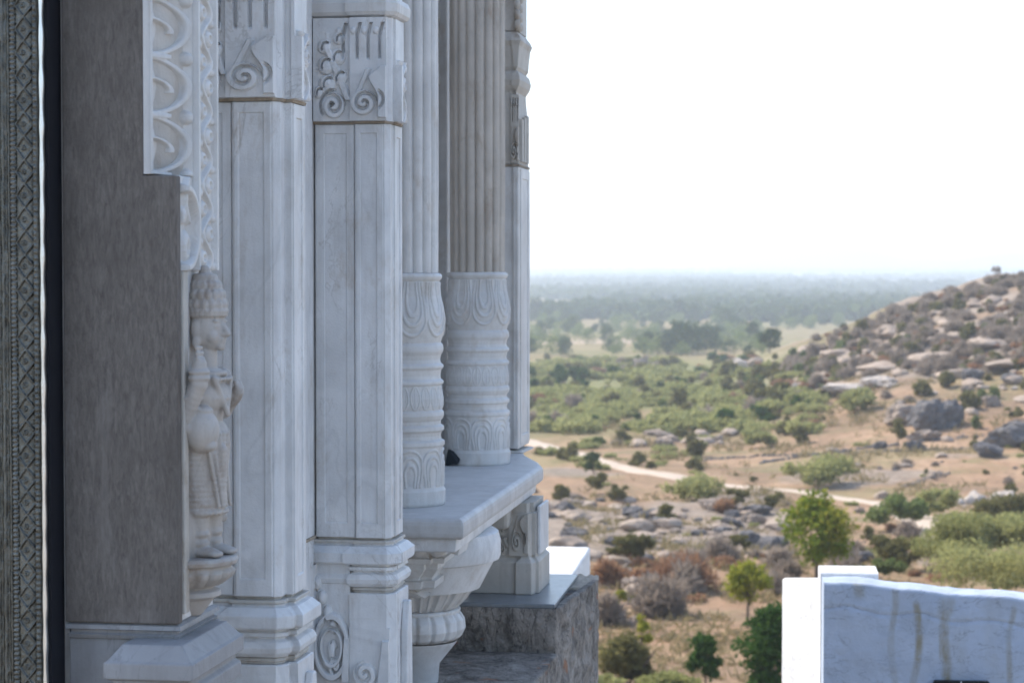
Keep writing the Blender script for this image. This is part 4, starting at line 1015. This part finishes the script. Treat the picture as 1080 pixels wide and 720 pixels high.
# single bushes: label, cx, base y, W px, H px, kind
SB = [
 ('round olive bush with a green shoot on top, at the bottom beside the plinth', 665, 722, 66, 62, 'olive', 0),
 ('low light green bush at the bottom edge of the view', 704, 738, 62, 36, 'feather', 0),
 ('pale green bush below the olive bush beside the plinth', 640, 745, 50, 34, 'feather', 0),
 ('tall olive bush growing out of brown thorn above the plinth corner', 664, 598, 44, 42, 'olive', 0),
 ('rusty red low bush right of the white parapet', 640, 620, 40, 28, 'rust', 1),
 ('wide brown thorn bush below the grey rock slabs', 724, 622, 84, 34, 'rust', 1),
 ('dark grey leafless scrub in the hollow below the brown thorn', 690, 648, 78, 40, 'dry', 1),
 ('dry brown scrub low beside the plinth corner', 640, 660, 46, 36, 'dry', 1),
 ('brown leafless scrub between the lime tree and the bright green tree', 830, 620, 44, 30, 'dry', 1),
 ('yellow flowering bush below the red bush', 655, 640, 26, 20, 'yellow', 0),
 ('green bush with a dark shaded foot beside the sandy gully', 948, 560, 62, 44, 'green', 0),
 ('tall feathery green thicket right of the sandy gully', 1000, 606, 74, 84, 'feather', 0),
 ('broad feathery green thicket above the blue wall', 1048, 640, 110, 86, 'feather', 0),
 ('brownish feathery bush in front of the pale rubble heap', 1050, 562, 84, 40, 'olive', 0),
 ('dark green thicket at the edge above the blue wall', 1092, 630, 80, 66, 'green', 0),
 ('green feathery bush beyond the dirt track bend', 868, 512, 78, 32, 'feather', 0),
 ('round olive bush left of the other one on the sandy hill foot', 828, 459, 18, 15, 'olive', 0),
 ('round olive brown bush right of its twin on the sandy hill foot', 844, 467, 22, 18, 'olive', 0),
 ('round brown olive bush above and right of the big grey outcrop', 1022, 431, 30, 20, 'olive', 0),
 ('small olive bush at the far right above the dark rocks', 1070, 442, 18, 14, 'olive', 0),
 ('small yellow green bush below the round brown bush on the hill', 1030, 452, 12, 20, 'green', 0),
 ('dark olive bush under the thin tree by the dirt track', 628, 520, 26, 24, 'olive', 0),
 ('olive green bush right of the thin tree by the dirt track', 652, 530, 22, 22, 'olive', 0),
 ('dark round bush on the rocks beside the slab corner', 590, 527, 22, 18, 'olive', 0),
 ('small rounded bush alone among the grey rock slabs', 703, 551, 22, 20, 'olive', 0),
 ('light green bush on the near edge of the dirt track', 730, 528, 66, 24, 'feather', 0),
 ('dark olive bush beside the orange shrub by the track', 776, 539, 24, 26, 'olive', 0),
 ('orange brown dead shrub beside the dark olive bush by the track', 764, 541, 22, 18, 'rust', 1),
 ('small olive tuft bush right of the orange shrub', 813, 537, 16, 16, 'olive', 0),
 ('olive bush on the rock slab left of the dark boulders', 778, 582, 22, 20, 'olive', 0),
 ('pale green bush in the dry grass above the wall corner block', 945, 600, 64, 38, 'olive', 0),
 ('dark bush behind the corner block of the blue wall', 938, 612, 30, 28, 'green', 0),
 ('grey leafless bush right of the bright green tree', 890, 606, 36, 32, 'dry', 1),
 ('pale bush beside the boulder row below the green scrub', 632, 471, 12, 11, 'green', 0),
 ('spreading green bush right of the boulder row below the green scrub', 800, 472, 34, 22, 'feather', 0),
 ('yellow green bush at the foot of the pale rock slab', 905, 434, 44, 24, 'feather', 0),
 ('light green feathery bush filling the gap beside the tall thicket', 1022, 590, 80, 60, 'feather', 0),
 ('olive green feathery bush at the right edge below the rubble wall', 1078, 590, 70, 60, 'feather', 0),
 ('small feathery bush at the upper left edge of the green thicket', 985, 548, 44, 34, 'feather', 0),
]
for i, (lab, x, y, W, H, kind, tw_) in enumerate(SB):
    P0, r = ph(x, y); mW = px2m(W, r)
    n = int(min(5200, 500 + W * H * .75)) if not tw_ else int(500 + W * H * .9)
    lf_ = (4.0 if W > 30 else 3.0) / W
    me_ = wide_mesh(100 + i, kind, 5200, 2.6 / W, H / W * 1.1, 30) if kind == 'feather' and W > 60 and H > 40 else wide_mesh(100 + i, kind, int(n * 1.1), lf_ * .8, H / W * 1.25, 12) if not tw_ and 'round' not in lab else bush_mesh(100 + i, kind, n, lf_ * (.55 if tw_ else 1), 1, H / W, 9 + W // 8, bool(tw_), .4)
    place_mesh('bush' if not tw_ else 'dry_bush', me_, P0, mW, random.random() * 6, lab, 'bush')
    me_.name = 'bush'
# green shoot on top of the olive bush is its own sapling
near_tree('thin yellow green sapling poking out above the round olive bush', 676, 718, 72, 22, .5, 'yellow', 21, 240, 4, nb=5)

# scattered bushes ------------------------------------------------------------
rng = np.random.default_rng(77)
def protos(kind, n, leafs, lsz, H, twig=False, nb=8): return [bush_mesh(200 + 13 * i + len(kind), kind, leafs, lsz, 1, H, nb, twig, .4) for i in range(n)]
PR = dict(feather=[wide_mesh(250 + i, 'feather', 620, .085, .34) for i in range(6)], green=protos('green', 4, 420, .13, .7), olive=protos('olive', 4, 420, .13, .75), dry=protos('dry', 5, 700, .05, .5, True, 14), rust=[wide_mesh(270 + i, 'rust', 520, .085, .4) for i in range(3)], dark=protos('dark', 3, 420, .13, .8))
POOL = []
def scatter(n, region, kinds, wpx, label, group, name='bush', dens=None, seed=0):
    rg = np.random.default_rng(seed); k = 0; tries = 0; outp = []
    while k < n and tries < n * 12:
        tries += 1
        x = region[0] + (region[2] - region[0]) * rg.random(); y = region[1] + (region[3] - region[1]) * rg.random()
        if dens and rg.random() > dens(x, y): continue
        h = hit(x, y)
        if h is None: continue
        kd = kinds[rg.integers(len(kinds))]; w = wpx * (.55 + 1.0 * rg.random() ** 1.5) * (.75 + .5 * (y - region[1]) / (region[3] - region[1]))
        me_ = PR[kd][rg.integers(len(PR[kd]))]
        outp.append((h[0], px2m(w, h[1]), kd, me_, rg.random() * 6.28, .75 + .5 * rg.random())); k += 1
    for P0, s, kd, me_, rz, q in outp:
        r = math.hypot(P0[0], P0[1]); x = projx(P0[:2])
        POOL.append((s / r if 558 < x < 1082 else 0, name, me_, (P0[0], P0[1], P0[2] - .05), s, rz, label[kd], group[kd], s * q))
hillok = lambda x, y: 1.0 if y > np.interp(x, [780, 850, 900, 950, 1000, 1080, 1200], [412, 362, 345, 326, 309, 289, 272]) + 0 else 0
LD = dict(feather='feathery light green thorn bush in the scrub below the distant trees', green='mid green bush dotted through the valley scrub', dark='dark green bush dotted through the valley scrub', olive='dull olive bush dotted through the valley scrub', rust='reddish brown bush dotted through the valley scrub')
GD = dict(feather='feathery green bushes of the valley scrub', green='mid green bushes of the valley scrub', dark='dark green bushes of the valley scrub', olive='olive bushes of the valley scrub', rust='reddish bushes of the valley scrub')
scatter(400, (545, 380, 860, 458), ['feather'], 25, LD, GD, seed=1, dens=lambda x, y: (1 if x < 800 or y > 410 else .3) * (1. if vn(np.array(x / 40.), np.array(y / 12.), 15) > .38 else .12))
scatter(130, (545, 376, 860, 455), ['green', 'olive', 'dark', 'olive', 'dark', 'rust', 'feather'], 14, LD, GD, seed=2)
LD['dry'] = 'grey brown leafless bush dotted through the valley scrub'; GD['dry'] = 'leafless bushes of the valley scrub'
scatter(130, (545, 378, 870, 455), ['dry', 'olive', 'rust', 'dark'], 17, LD, GD, seed=22, dens=lambda x, y: float(vn(np.array(x / 34.), np.array(y / 11.), 5) > .55))
scatter(45, (560, 462, 760, 505), ['feather', 'feather', 'olive'], 20, dict(feather='low feathery green bush along the dirt track', olive='low olive bush along the dirt track'), dict(feather='feathery bushes along the dirt track', olive='olive bushes along the dirt track'), seed=3, dens=lambda x, y: 1 if abs(y - np.interp(x, [560, 640, 720, 860], [466, 489, 506, 521])) > 5 and y < np.interp(x, [560, 640, 760], [480, 500, 505]) else .0)
scatter(400, (800, 285, 1110, 395), ['dry', 'dry', 'dry', 'dry', 'dry', 'olive', 'dry', 'rust'], 14, dict(dry='grey brown leafless bush on the rocky hillside', rust='reddish brown dry bush on the rocky hillside', olive='olive brown bush high on the rocky hillside'), dict(dry='leafless bushes on the rocky hill', rust='reddish dry bushes on the rocky hill', olive='olive bushes on the rocky hill'), 'dry_bush', hillok, 4)
scatter(60, (880, 284, 1110, 330), ['dry'], 12, dict(dry='leafless bush along the skyline of the hill'), dict(dry='leafless bushes along the hill skyline'), 'dry_bush', lambda x, y: hillok(x, y) * (y < np.interp(x, [880, 950, 1000, 1080, 1200], [348, 328, 312, 292, 275]) + 12), 15)
scatter(60, (760, 300, 1110, 425), ['dry', 'olive', 'olive', 'green'], 15, dict(dry='small leafless bush on the lower hillside', olive='small olive bush on the rocky hillside', green='small green bush on the rocky hillside'), dict(dry='small leafless bushes on the hill', olive='small olive bushes on the hill', green='small green bushes on the hill'), 'bush', hillok, 5)
scatter(40, (760, 395, 900, 445), ['feather', 'olive', 'dry', 'rust', 'olive'], 22, dict(feather='feathery green bush at the foot of the hill', olive='olive bush at the foot of the hill', dry='leafless brown bush at the foot of the hill', rust='reddish bush at the foot of the hill'), dict(feather='green bushes at the hill foot', olive='olive bushes at the hill foot', dry='leafless bushes at the hill foot', rust='reddish bushes at the hill foot'), 'bush', lambda x, y: 1 if y < 395 + (900 - x) * .45 else .0, 6)
scatter(46, (860, 430, 1110, 540), ['olive', 'feather', 'dry'], 11, dict(feather='small green bush on the sandy terraces', olive='small olive bush on the sandy terraces', dry='small dead bush on the sandy terraces'), dict(feather='small green bushes on the terraces', olive='small olive bushes on the terraces', dry='small dead bushes on the terraces'), 'bush', lambda x, y: 1 if y < 500 or x > 980 else .3, 7)
scatter(30, (630, 560, 830, 650), ['dry', 'rust', 'dry'], 30, dict(dry='tangled grey thorn bush on the slope below the rock slabs', rust='tangled rust brown thorn bush on the slope below the rock slabs'), dict(dry='grey thorn bushes on the near slope', rust='rust thorn bushes on the near slope'), 'dry_bush', lambda x, y: 1 if 585 < y < 632 and not (740 < x < 815 and y > 600) else 0, 8)
scatter(34, (560, 500, 860, 600), ['olive', 'feather', 'dry'], 12, dict(feather='tiny green bush between the grey rock slabs', olive='tiny olive bush between the grey rock slabs', dry='tiny dead bush between the grey rock slabs'), dict(feather='tiny green bushes among the slabs', olive='tiny olive bushes among the slabs', dry='tiny dead bushes among the slabs'), 'bush', None, 9)
scatter(24, (885, 560, 1000, 620), ['olive', 'dry', 'feather', 'rust'], 26, dict(feather='green bush in the dry gully behind the wall', olive='olive bush in the dry gully behind the wall', dry='leafless bush in the dry gully behind the wall', rust='rust brown bush in the dry gully behind the wall'), dict(feather='green bushes in the gully', olive='olive bushes in the gully', dry='leafless bushes in the gully', rust='rust bushes in the gully'), 'bush', lambda x, y: .6 if y < 575 else 1, 10)

def flush(n):
    POOL.sort(key=lambda a: -a[0])
    for sc_, nm, me_, loc, s, rz, lab, grp, sz in POOL[:n]: place_mesh(nm, me_, loc, s, rz, lab, 'bush', grp, sz)
    V = []; F = []; MI = []; mats = []; n0 = 0
    for sc_, nm, me_, loc, s, rz, lab, grp, sz in POOL[n:]:
        v = np.zeros(len(me_.vertices) * 3, np.float32); me_.vertices.foreach_get('co', v); v = v.reshape(-1, 3)
        f = np.zeros(len(me_.loops), np.int32); me_.loops.foreach_get('vertex_index', f); f = f.reshape(-1, 4)
        mi = np.zeros(len(me_.polygons), np.int32); me_.polygons.foreach_get('material_index', mi)
        lut = []
        for mm in me_.materials:
            if mm not in mats: mats.append(mm)
            lut.append(mats.index(mm))
        c, d = math.cos(rz), math.sin(rz)
        V.append(np.stack([loc[0] + s * (c * v[:, 0] - d * v[:, 1]), loc[1] + s * (d * v[:, 0] + c * v[:, 1]), loc[2] + sz * v[:, 2]], 1)); F.append(f + n0); n0 += len(v); MI.append(np.array(lut)[mi])
    me = mesh_np('scrub', np.concatenate(V), np.concatenate(F).astype(np.int32))
    for mm in mats: me.materials.append(mm)
    me.polygons.foreach_set('material_index', np.concatenate(MI).astype(np.int32))
    o = bpy.data.objects.new('scrub', me); COL.objects.link(o); tag(o, 'small thorn scrub covering the valley and hillside between the larger bushes', 'scrub', None, 'stuff')
flush(298 - len(SB))

# plain trees ----------------------------------------------------------------
def tree_proto(seed, kind, H, W, n, leaf, nb):
    t = tree('tree', None, (0, 0, 0), H, W, .14, kind, seed, n, leaf, nb, shell=.4); return t
def dup(root, loc, sc, rz, label, group):
    r = root.copy(); COL.objects.link(r); r.location = loc; r.scale = (sc, sc, sc); r.rotation_euler = (0, 0, rz); r['label'] = label; r['group'] = group; r['category'] = 'tree'
    for ch in root.children:
        c = ch.copy(); COL.objects.link(c); c.parent = r
    return r
TP = [tree_proto(300 + i, 'plainl', 1, w, 520, .085, 11) for i, w in enumerate((.9, 1.3, 1.1, .7, 1.5))]
TPf = [tree_proto(320 + i, 'green', 1, w, 420, .085, 9) for i, w in enumerate((1.3, 1.6))]
usedp = set()
def put(px, py, Hp, protos, k, label, group, rz):
    h = hit(px, py)
    if h is None: return
    P0, r = h; pr = protos[k % len(protos)]; s = px2m(Hp, r)
    if pr.name not in usedp:
        usedp.add(pr.name); pr.location = P0; pr.scale = (s,) * 3; pr.rotation_euler = (0, 0, rz); pr['label'] = label; pr['group'] = group; pr['category'] = 'tree'; return pr
    return dup(pr, P0, s, rz, label, group)
spec = [  # px, base y, H px, which
 (679, 372, 30, 3), (704, 374, 36, 3), (716, 373, 34, 0), (730, 374, 32, 2), (744, 373, 30, 2), (752, 368, 24, 0), (812, 372, 34, 3), (806, 370, 26, 3), (796, 366, 26, 0), (764, 349, 26, 4), (778, 352, 18, 1),
 (604, 352, 22, 1), (597, 338, 20, 1), (566, 336, 22, 2), (612, 335, 16, 4), (580, 340, 16, 4), (658, 331, 12, 1), (690, 343, 14, 1), (718, 338, 22, 0), (733, 340, 18, 2), (640, 362, 18, 2), (574, 358, 20, 4), (814, 333, 10, 1), (802, 317, 8, 1), (856, 333, 14, 2), (840, 343, 18, 4), (872, 330, 14, 1)]
for i, (x, y, H, k) in enumerate(spec):
    put(x, y, H, TP, k, 'dark green tree of the clumps standing between the fields on the plain', 'dark trees in clumps on the plain', i * 1.3)
rg = np.random.default_rng(9)
for i in range(250):
    x = 552 + 340 * rg.random(); y = 324 + 50 * rg.random() ** .8
    if 805 < x and y > 350: continue
    if abs(y - 365) < 3 and x < 690: continue
    put(x, y + 2, 6 + (y - 318) * .22 * (.7 + .6 * rg.random()), TPf if i % 3 else TP, i, 'rounded green tree scattered over the plain fields' if i % 3 else 'dark rounded tree scattered singly over the plain fields', 'green trees scattered over the plain' if i % 3 else 'dark trees scattered over the plain', i * 2.1)
# far woodland: one mass to the horizon
V = []; F = []; n0 = 0
rg = np.random.default_rng(19); cnt = 0
while cnt < 5200:
    lr = math.log(1300) + (math.log(11500) - math.log(1300)) * rg.random() ** .8; r = math.exp(lr)
    a = math.radians(-4 + 20 * rg.random()) ; b = a - TH; x, y = r * math.sin(b), r * math.cos(b)
    if fbm(np.array(x / 420), np.array(y / 420), 90, 3) < .36 + .10 * rg.random(): continue
    z = float(ground(x, y)); Hh = (4 + 5 * rg.random()) * (1 + r / 9000); Ww = Hh * (1 + 1.2 * rg.random()); cnt += 1
    c, f = leaves(rg, 26, [(x, y, z + Hh * .5, Ww * .5, Ww * .5, Hh * .5)], Hh * .75, .4, .2, 1.2)
    V.append(c); F.append(f + n0); n0 += len(c)
me = mesh_np('woodland', np.concatenate(V), np.concatenate(F)); me.materials.append(LEAF['plainl'])
o = bpy.data.objects.new('woodland', me); COL.objects.link(o); tag(o, 'hazy tree covered plain running to the horizon', 'woodland', None, 'stuff')

# boulders ---------------------------------------------------------------------
def rock_mat(name, a, b):
    m, nt, bs = new_mat(name); tc = N(nt, 'ShaderNodeNewGeometry'); co = tc.outputs['Position']
    n1 = noise_n(nt, .8, 7, .4, co, .65); n2 = noise_n(nt, 3.5, 7, .8, co, .7)
    c = mix(nt, ramp(nt, n1, .35, .65), a, b); c = mix(nt, ramp(nt, n2, .56, .7), c, tuple(x * .45 for x in a))
    nt.links.new(c, bs.inputs['Base Color']); bs.inputs['Roughness'].default_value = .92; bs.inputs['Specular IOR Level'].default_value = .1
    bump(nt, bs, n2, .12, .9); return m
RK = dict(grey=rock_mat('rock_grey', (.235, .19, .15), (.36, .285, .225)), tan=rock_mat('rock_tan', (.33, .255, .195), (.43, .34, .265)), dark=rock_mat('rock_dark', (.10, .095, .095), (.19, .175, .165)), pale=rock_mat('rock_pale', (.42, .36, .30), (.52, .45, .385)))
def rock_mesh(seed, kind, angular=.5):
    import bmesh
    bm = bmesh.new(); bmesh.ops.create_icosphere(bm, subdivisions=4, radius=.5); rg = np.random.default_rng(seed)
    co = np.array([v.co for v in bm.verts]); 
    for k in range(int(7 + 8 * angular)):
        d = rg.normal(size=3); d /= np.linalg.norm(d); lim = .28 + .17 * rg.random(); pr = co @ d; ex = np.maximum(pr - lim, 0); co = co - ex[:, None] * d * .9
    u = co / np.linalg.norm(co, axis=1)[:, None]
    co = co * (1 + .34 * (fbm(u[:, 0] * 2.5 + seed, u[:, 1] * 2.5 + u[:, 2] * 1.7, seed, 4) - .45))[:, None]
    if angular > .5:
        for k in range(5):
            d = rg.normal(size=3); d[2] *= .35; d /= np.linalg.norm(d); q = (co @ d) * (5 + 3 * rg.random()) + rg.random() * 9
            fr = np.abs(q - np.round(q)); co = co * (1 - .10 * np.exp(-(fr / .07) ** 2) * (rg.random() > .3))[:, None] + .02 * np.outer(np.floor(q) % 2 - .5, rg.normal(size=3))
    co[:, 2] = np.where(co[:, 2] < 0, co[:, 2] * .6, co[:, 2])
    for v, c in zip(bm.verts, co): v.co = c
    me = bpy.data.meshes.new('boulder'); bm.to_mesh(me); bm.free(); me.materials.append(RK[kind]); me.polygons.foreach_set('use_smooth', np.full(len(me.polygons), angular < .5))
    return me
RM_ = {k: [rock_mesh(400 + 7 * i + len(k), k, .2 if k == 'tan' else (.62 if k == 'pale' else .8)) for i in range(5)] for k in RK}
def put_rock(x, y, W, H, kind, label, group, k, rz, D=.9, sink=.25, name='boulder'):
    h = hit(x, y)
    if h is None: return
    P0, r = h; w = px2m(W, r); hh = px2m(H, r)
    o = place_mesh(name, RM_[kind][k % 5], (P0[0], P0[1], P0[2] + hh * (.5 - sink) * .8), 1, rz, label, 'rock', group); o.scale = (w, w * D, hh * 1.15); return o
i = 0
for lab, x, y, W, H, kind in [
 ('big cracked dark grey outcrop on the hillside, left and tallest block', 985, 452, 60, 44, 'dark'), ('sloping grey slab leaning on the left of the big outcrop', 955, 446, 52, 28, 'grey'),
 ('blocky grey rock right of the big outcrop', 1004, 448, 34, 34, 'dark'), ('low grey rock at the foot of the big outcrop', 975, 464, 44, 16, 'grey'), ('grey boulder at the right of the round brown bush', 1046, 428, 26, 16, 'grey'),
 ('long pale rock slab lying across the lower hill', 893, 413, 66, 13, 'pale'), ('second pale slab just right of the long pale slab', 925, 406, 46, 13, 'pale'), ('pale sunlit boulder at the edge of the valley trees', 778, 389, 36, 15, 'pale'), ('dark grey boulder on the right of the pale valley boulder', 797, 386, 22, 14, 'grey'),
 ('flat pale rock crest below the hill bushes', 1015, 398, 60, 14, 'tan'), ('dark boulder on the pale rock crest', 1025, 400, 30, 16, 'dark'), ('dark grey rock at the right end of the crest', 1068, 403, 34, 12, 'dark'),
 ('dark jagged rock heap at the right edge above the terraces', 1066, 470, 66, 34, 'dark'), ('dark block at the foot of the jagged heap', 1042, 480, 40, 20, 'dark'), 
 ('dark boulder cluster block right of the grey slabs', 790, 572, 34, 18, 'dark'), ('dark boulder behind the cluster by the lime tree', 815, 580, 40, 22, 'dark'), ('dark rocks beside the gully bushes', 908, 592, 36, 16, 'dark'), ('white boulder among the red thorn beside the plinth', 664, 608, 14, 12, 'pale'),
 ('dark rock under the small dark tree on the terraces', 928, 473, 20, 12, 'dark'), ('dark rock right of the small dark tree on the terraces', 966, 474, 26, 12, 'dark'), ('grey boulder far out in the green scrub', 674, 386, 20, 12, 'grey')]:
    i += 1; put_rock(x, y, W, H, kind, lab, None, i, i * 1.7)
rg = np.random.default_rng(31)
def rocks(n, region, kinds, wpx, asp, labels, group, dens=None, sink=.3):
    k = 0; tr = 0
    while k < n and tr < n * 10:
        tr += 1; x = region[0] + (region[2] - region[0]) * rg.random(); y = region[1] + (region[3] - region[1]) * rg.random()
        if dens and rg.random() > dens(x, y): continue
        kd = kinds[rg.integers(len(kinds))]; W = wpx * (.4 + 1.2 * rg.random() ** 2)
        if put_rock(x, y, W, W * asp * (.7 + .6 * rg.random()), kd, labels[kd], group + ' (' + kd + ')', rg.integers(5), rg.random() * 6.28, .7 + .4 * rg.random(), sink): k += 1
rocks(110, (556, 508, 850, 602), ['tan', 'grey', 'tan', 'dark'], 30, .36, dict(tan='rounded tan boulder in the rock pavement below the dirt track', grey='rounded grey boulder in the rock pavement below the dirt track', dark='dark boulder in the rock pavement below the dirt track'), 'boulders of the rock pavement', lambda x, y: 1 if (y > 520 + (x - 560) * .06) and y < 566 + 36 * (x < 720) else 0)
rocks(36, (650, 452, 770, 472), ['grey', 'tan', 'grey'], 15, .5, dict(tan='tan boulder in the row below the green scrub', grey='grey boulder in the row below the green scrub'), 'boulders in the row below the scrub', lambda x, y: 1 if x > 680 or y > 462 else .2)
rocks(95, (840, 318, 1110, 425), ['grey', 'tan', 'pale', 'tan'], 17, .45, dict(tan='tan rock outcrop on the hillside among dry bushes', grey='grey rock outcrop on the hillside among dry bushes', pale='pale sunlit rock on the hillside among dry bushes', dark='dark rock on the hillside among dry bushes'), 'rocks on the hillside', lambda x, y: hillok(x, y - 10))
k_ = 0
for x, y, W, H in ((990, 378, 64, 12), (1042, 364, 54, 12), (930, 388, 72, 13), (1062, 386, 60, 12), (962, 354, 44, 10), (1004, 342, 40, 9), (884, 374, 44, 11), (1070, 340, 44, 9), (912, 362, 36, 9), (1030, 322, 34, 7)):
    k_ += 1; put_rock(x, y, W, H, 'tan', 'broad bare sunlit rock slab lying in the scrub of the hillside', 'bare rock slabs of the hillside', k_, .3 * k_, .8, .45)
rocks(50, (850, 425, 1110, 610), ['grey', 'dark', 'tan'], 12, .5, dict(tan='small tan rock on the sandy terraces', grey='small grey rock on the sandy terraces', dark='small dark rock on the sandy terraces'), 'small rocks on the terraces')
rocks(30, (632, 590, 720, 660), ['grey', 'tan'], 24, .5, dict(tan='tan rock on the thorny slope beside the plinth', grey='grey rock on the thorny slope beside the plinth'), 'rocks on the near slope')
# dry stone banks: each bank one thing
def bank(label, pts, hpx, kind, name='field_wall', seed=1, loose=1.0):
    P3 = np.array([hit(*q)[0] for q in pts]); s = np.r_[0, np.cumsum(np.hypot(*np.diff(P3[:, :2], axis=0).T))]
    r = math.hypot(*P3[0][:2]); hh = px2m(hpx, r); n = max(6, int(s[-1] / (hh * .8))); rb = np.random.default_rng(seed); m = MB()
    for k in range(n):
        t_ = (k + rb.random()) / n * s[-1]; x = np.interp(t_, s, P3[:, 0]) + hh * .3 * rb.normal(); y = np.interp(t_, s, P3[:, 1]) + hh * .3 * rb.normal(); z = float(ground(x, y))
        a = rb.random(3) * .5 + .6; R_ = Euler((rb.random(), rb.random(), rb.random() * 6)).to_matrix()
        m.ball((x, y, z + hh * .3 * rb.random() * loose), hh * .62 * a, 8, 6, np.array(R_))
    o = m.out(name, RK[kind], None, loc=tuple(P3[len(P3) // 2])); return tag(o, label, 'wall')
bank('long low brown stone bank running below the big grey outcrop', [(800, 489), (860, 480), (920, 472), (980, 465), (1036, 460)], 4, 'dark', seed=1)
bank('lower brown stone bank parallel beneath the long one', [(740, 486), (800, 481), (900, 478), (1000, 474), (1030, 472)], 3, 'dark', seed=2)
bank('pale tumbled rubble wall at the right above the green thicket', [(1022, 532), (1036, 527), (1050, 526), (1066, 530)], 11, 'pale', 'rubble_wall', 3, 1.6)
bank('crumbled grey field wall crossing the sandy terraces', [(952, 514), (970, 508), (985, 503), (1000, 499)], 4, 'grey', seed=4)

# dry grass tufts ----------------------------------------------------------------
V = []; F = []; n0 = 0; rg = np.random.default_rng(41)
for k in range(11000):
    r = 62 + 240 * rg.random() ** 1.3; a = math.radians(1.5 + 11.5 * rg.random()); b = a - TH; x, y = r * math.sin(b), r * math.cos(b)
    if fbm(np.array(x / 6), np.array(y / 6), 95, 3) < .40 + .10 * float(sm(120, 170, r)): continue
    if np.min(np.hypot(TRACK[0][:, 0] - x, TRACK[0][:, 1] - y)) < 3.2 + .012 * r: continue
    z = float(ground(x, y)); s = (.18 + .25 * rg.random()) * (1 + (r - 62) / 130)
    c, f = leaves(rg, 6, [(x, y, z + s * .3, s * .8, s * .8, s * .4)], s * .22, .3, 0, 4.5, None, True); V.append(c); F.append(f + n0); n0 += len(c)
me = mesh_np('dry_grass', np.concatenate(V), np.concatenate(F)); me.materials.append(LEAF['straw'])
o = bpy.data.objects.new('dry_grass', me); COL.objects.link(o); tag(o, 'straw coloured dry grass on the near slope', 'grass', None, 'stuff')

# far hills --------------------------------------------------------------------------
m = MB(); rows = []
aa = np.radians(np.linspace(-6, 24, 160)); pp = pcoord(aa)
top = np.interp(pp, [400, 700, 780, 880, 960, 1010, 1080, 1200, 1500], [0, 10, 70, 165, 95, 80, 130, 150, 60]) * (.85 + .3 * fbm(pp / 40, pp * 0, 8, 3))
for rr0, q in ((11000, -.02), (11400, .5), (11800, .9), (12200, 1.0), (12800, .6), (13300, -.02)):
    rows.append(np.stack([rr0 * np.sin(aa - TH), rr0 * np.cos(aa - TH), -35 + top * q], -1))
m.grid(np.stack(rows, 0)[:, ::-1]); o = m.out('distant_hills', plain('hill_scrub', (.12, .13, .08), .95, scale=.01), None, smooth=True); o['kind'] = 'structure'

# haze ------------------------------------------------------------------------------------
hz = MB().box(-13900, 13900, -13900, 13900, -46, 215)
hm = bpy.data.materials.new('haze_air'); hm.use_nodes = True; nt = hm.node_tree; nt.nodes.clear()
pv = N(nt, 'ShaderNodeVolumePrincipled'); pv.inputs['Color'].default_value = (.86, .93, 1.0, 1); pv.inputs['Density'].default_value = HAZE; pv.inputs['Anisotropy'].default_value = .3
oo = N(nt, 'ShaderNodeOutputMaterial'); nt.links.new(pv.outputs[0], oo.inputs['Volume'])
o = hz.out('haze', hm); o['kind'] = 'stuff'; tag(o, 'pale dusty haze over the plain', 'haze')

# ------------------------------------------------------------- light
SAZ = math.radians(-52) - TH; SEL = math.radians(48)
S = Vector((math.sin(SAZ) * math.cos(SEL), math.cos(SAZ) * math.cos(SEL), math.sin(SEL)))
sl = bpy.data.lights.new('sun', 'SUN'); sl.energy = SUN; sl.angle = math.radians(.53); sl.color = (1, .93, .82)
so = bpy.data.objects.new('sun', sl); COL.objects.link(so); so.rotation_euler = (-S).to_track_quat('-Z', 'Y').to_euler(); so.location = (0, 0, 30)
wd = bpy.data.worlds.new('World'); scene.world = wd; wd.use_nodes = True; nt = wd.node_tree
sk = nt.nodes.new('ShaderNodeTexSky'); sk.sky_type = 'NISHITA'; sk.sun_disc = False; sk.sun_elevation = SEL; sk.sun_rotation = SAZ
sk.altitude = 300; sk.air_density = 1.0; sk.dust_density = 1.5; sk.ozone_density = 1.0
nt.links.new(sk.outputs[0], nt.nodes['Background'].inputs['Color']); nt.nodes['Background'].inputs['Strength'].default_value = SKY
scene.view_settings.view_transform = 'Standard'; scene.view_settings.look = 'None'; scene.view_settings.gamma = 1; scene.view_settings.exposure = EXPO
scene.render.engine = 'CYCLES'; scene.cycles.use_denoising = True
try: scene.cycles.denoiser = 'OPENIMAGEDENOISE'
except Exception: pass
scene.cycles.max_bounces = 6; scene.cycles.diffuse_bounces = 4; scene.cycles.volume_bounces = 1; scene.cycles.transmission_bounces = 3
scene.cycles.sample_clamp_indirect = 6
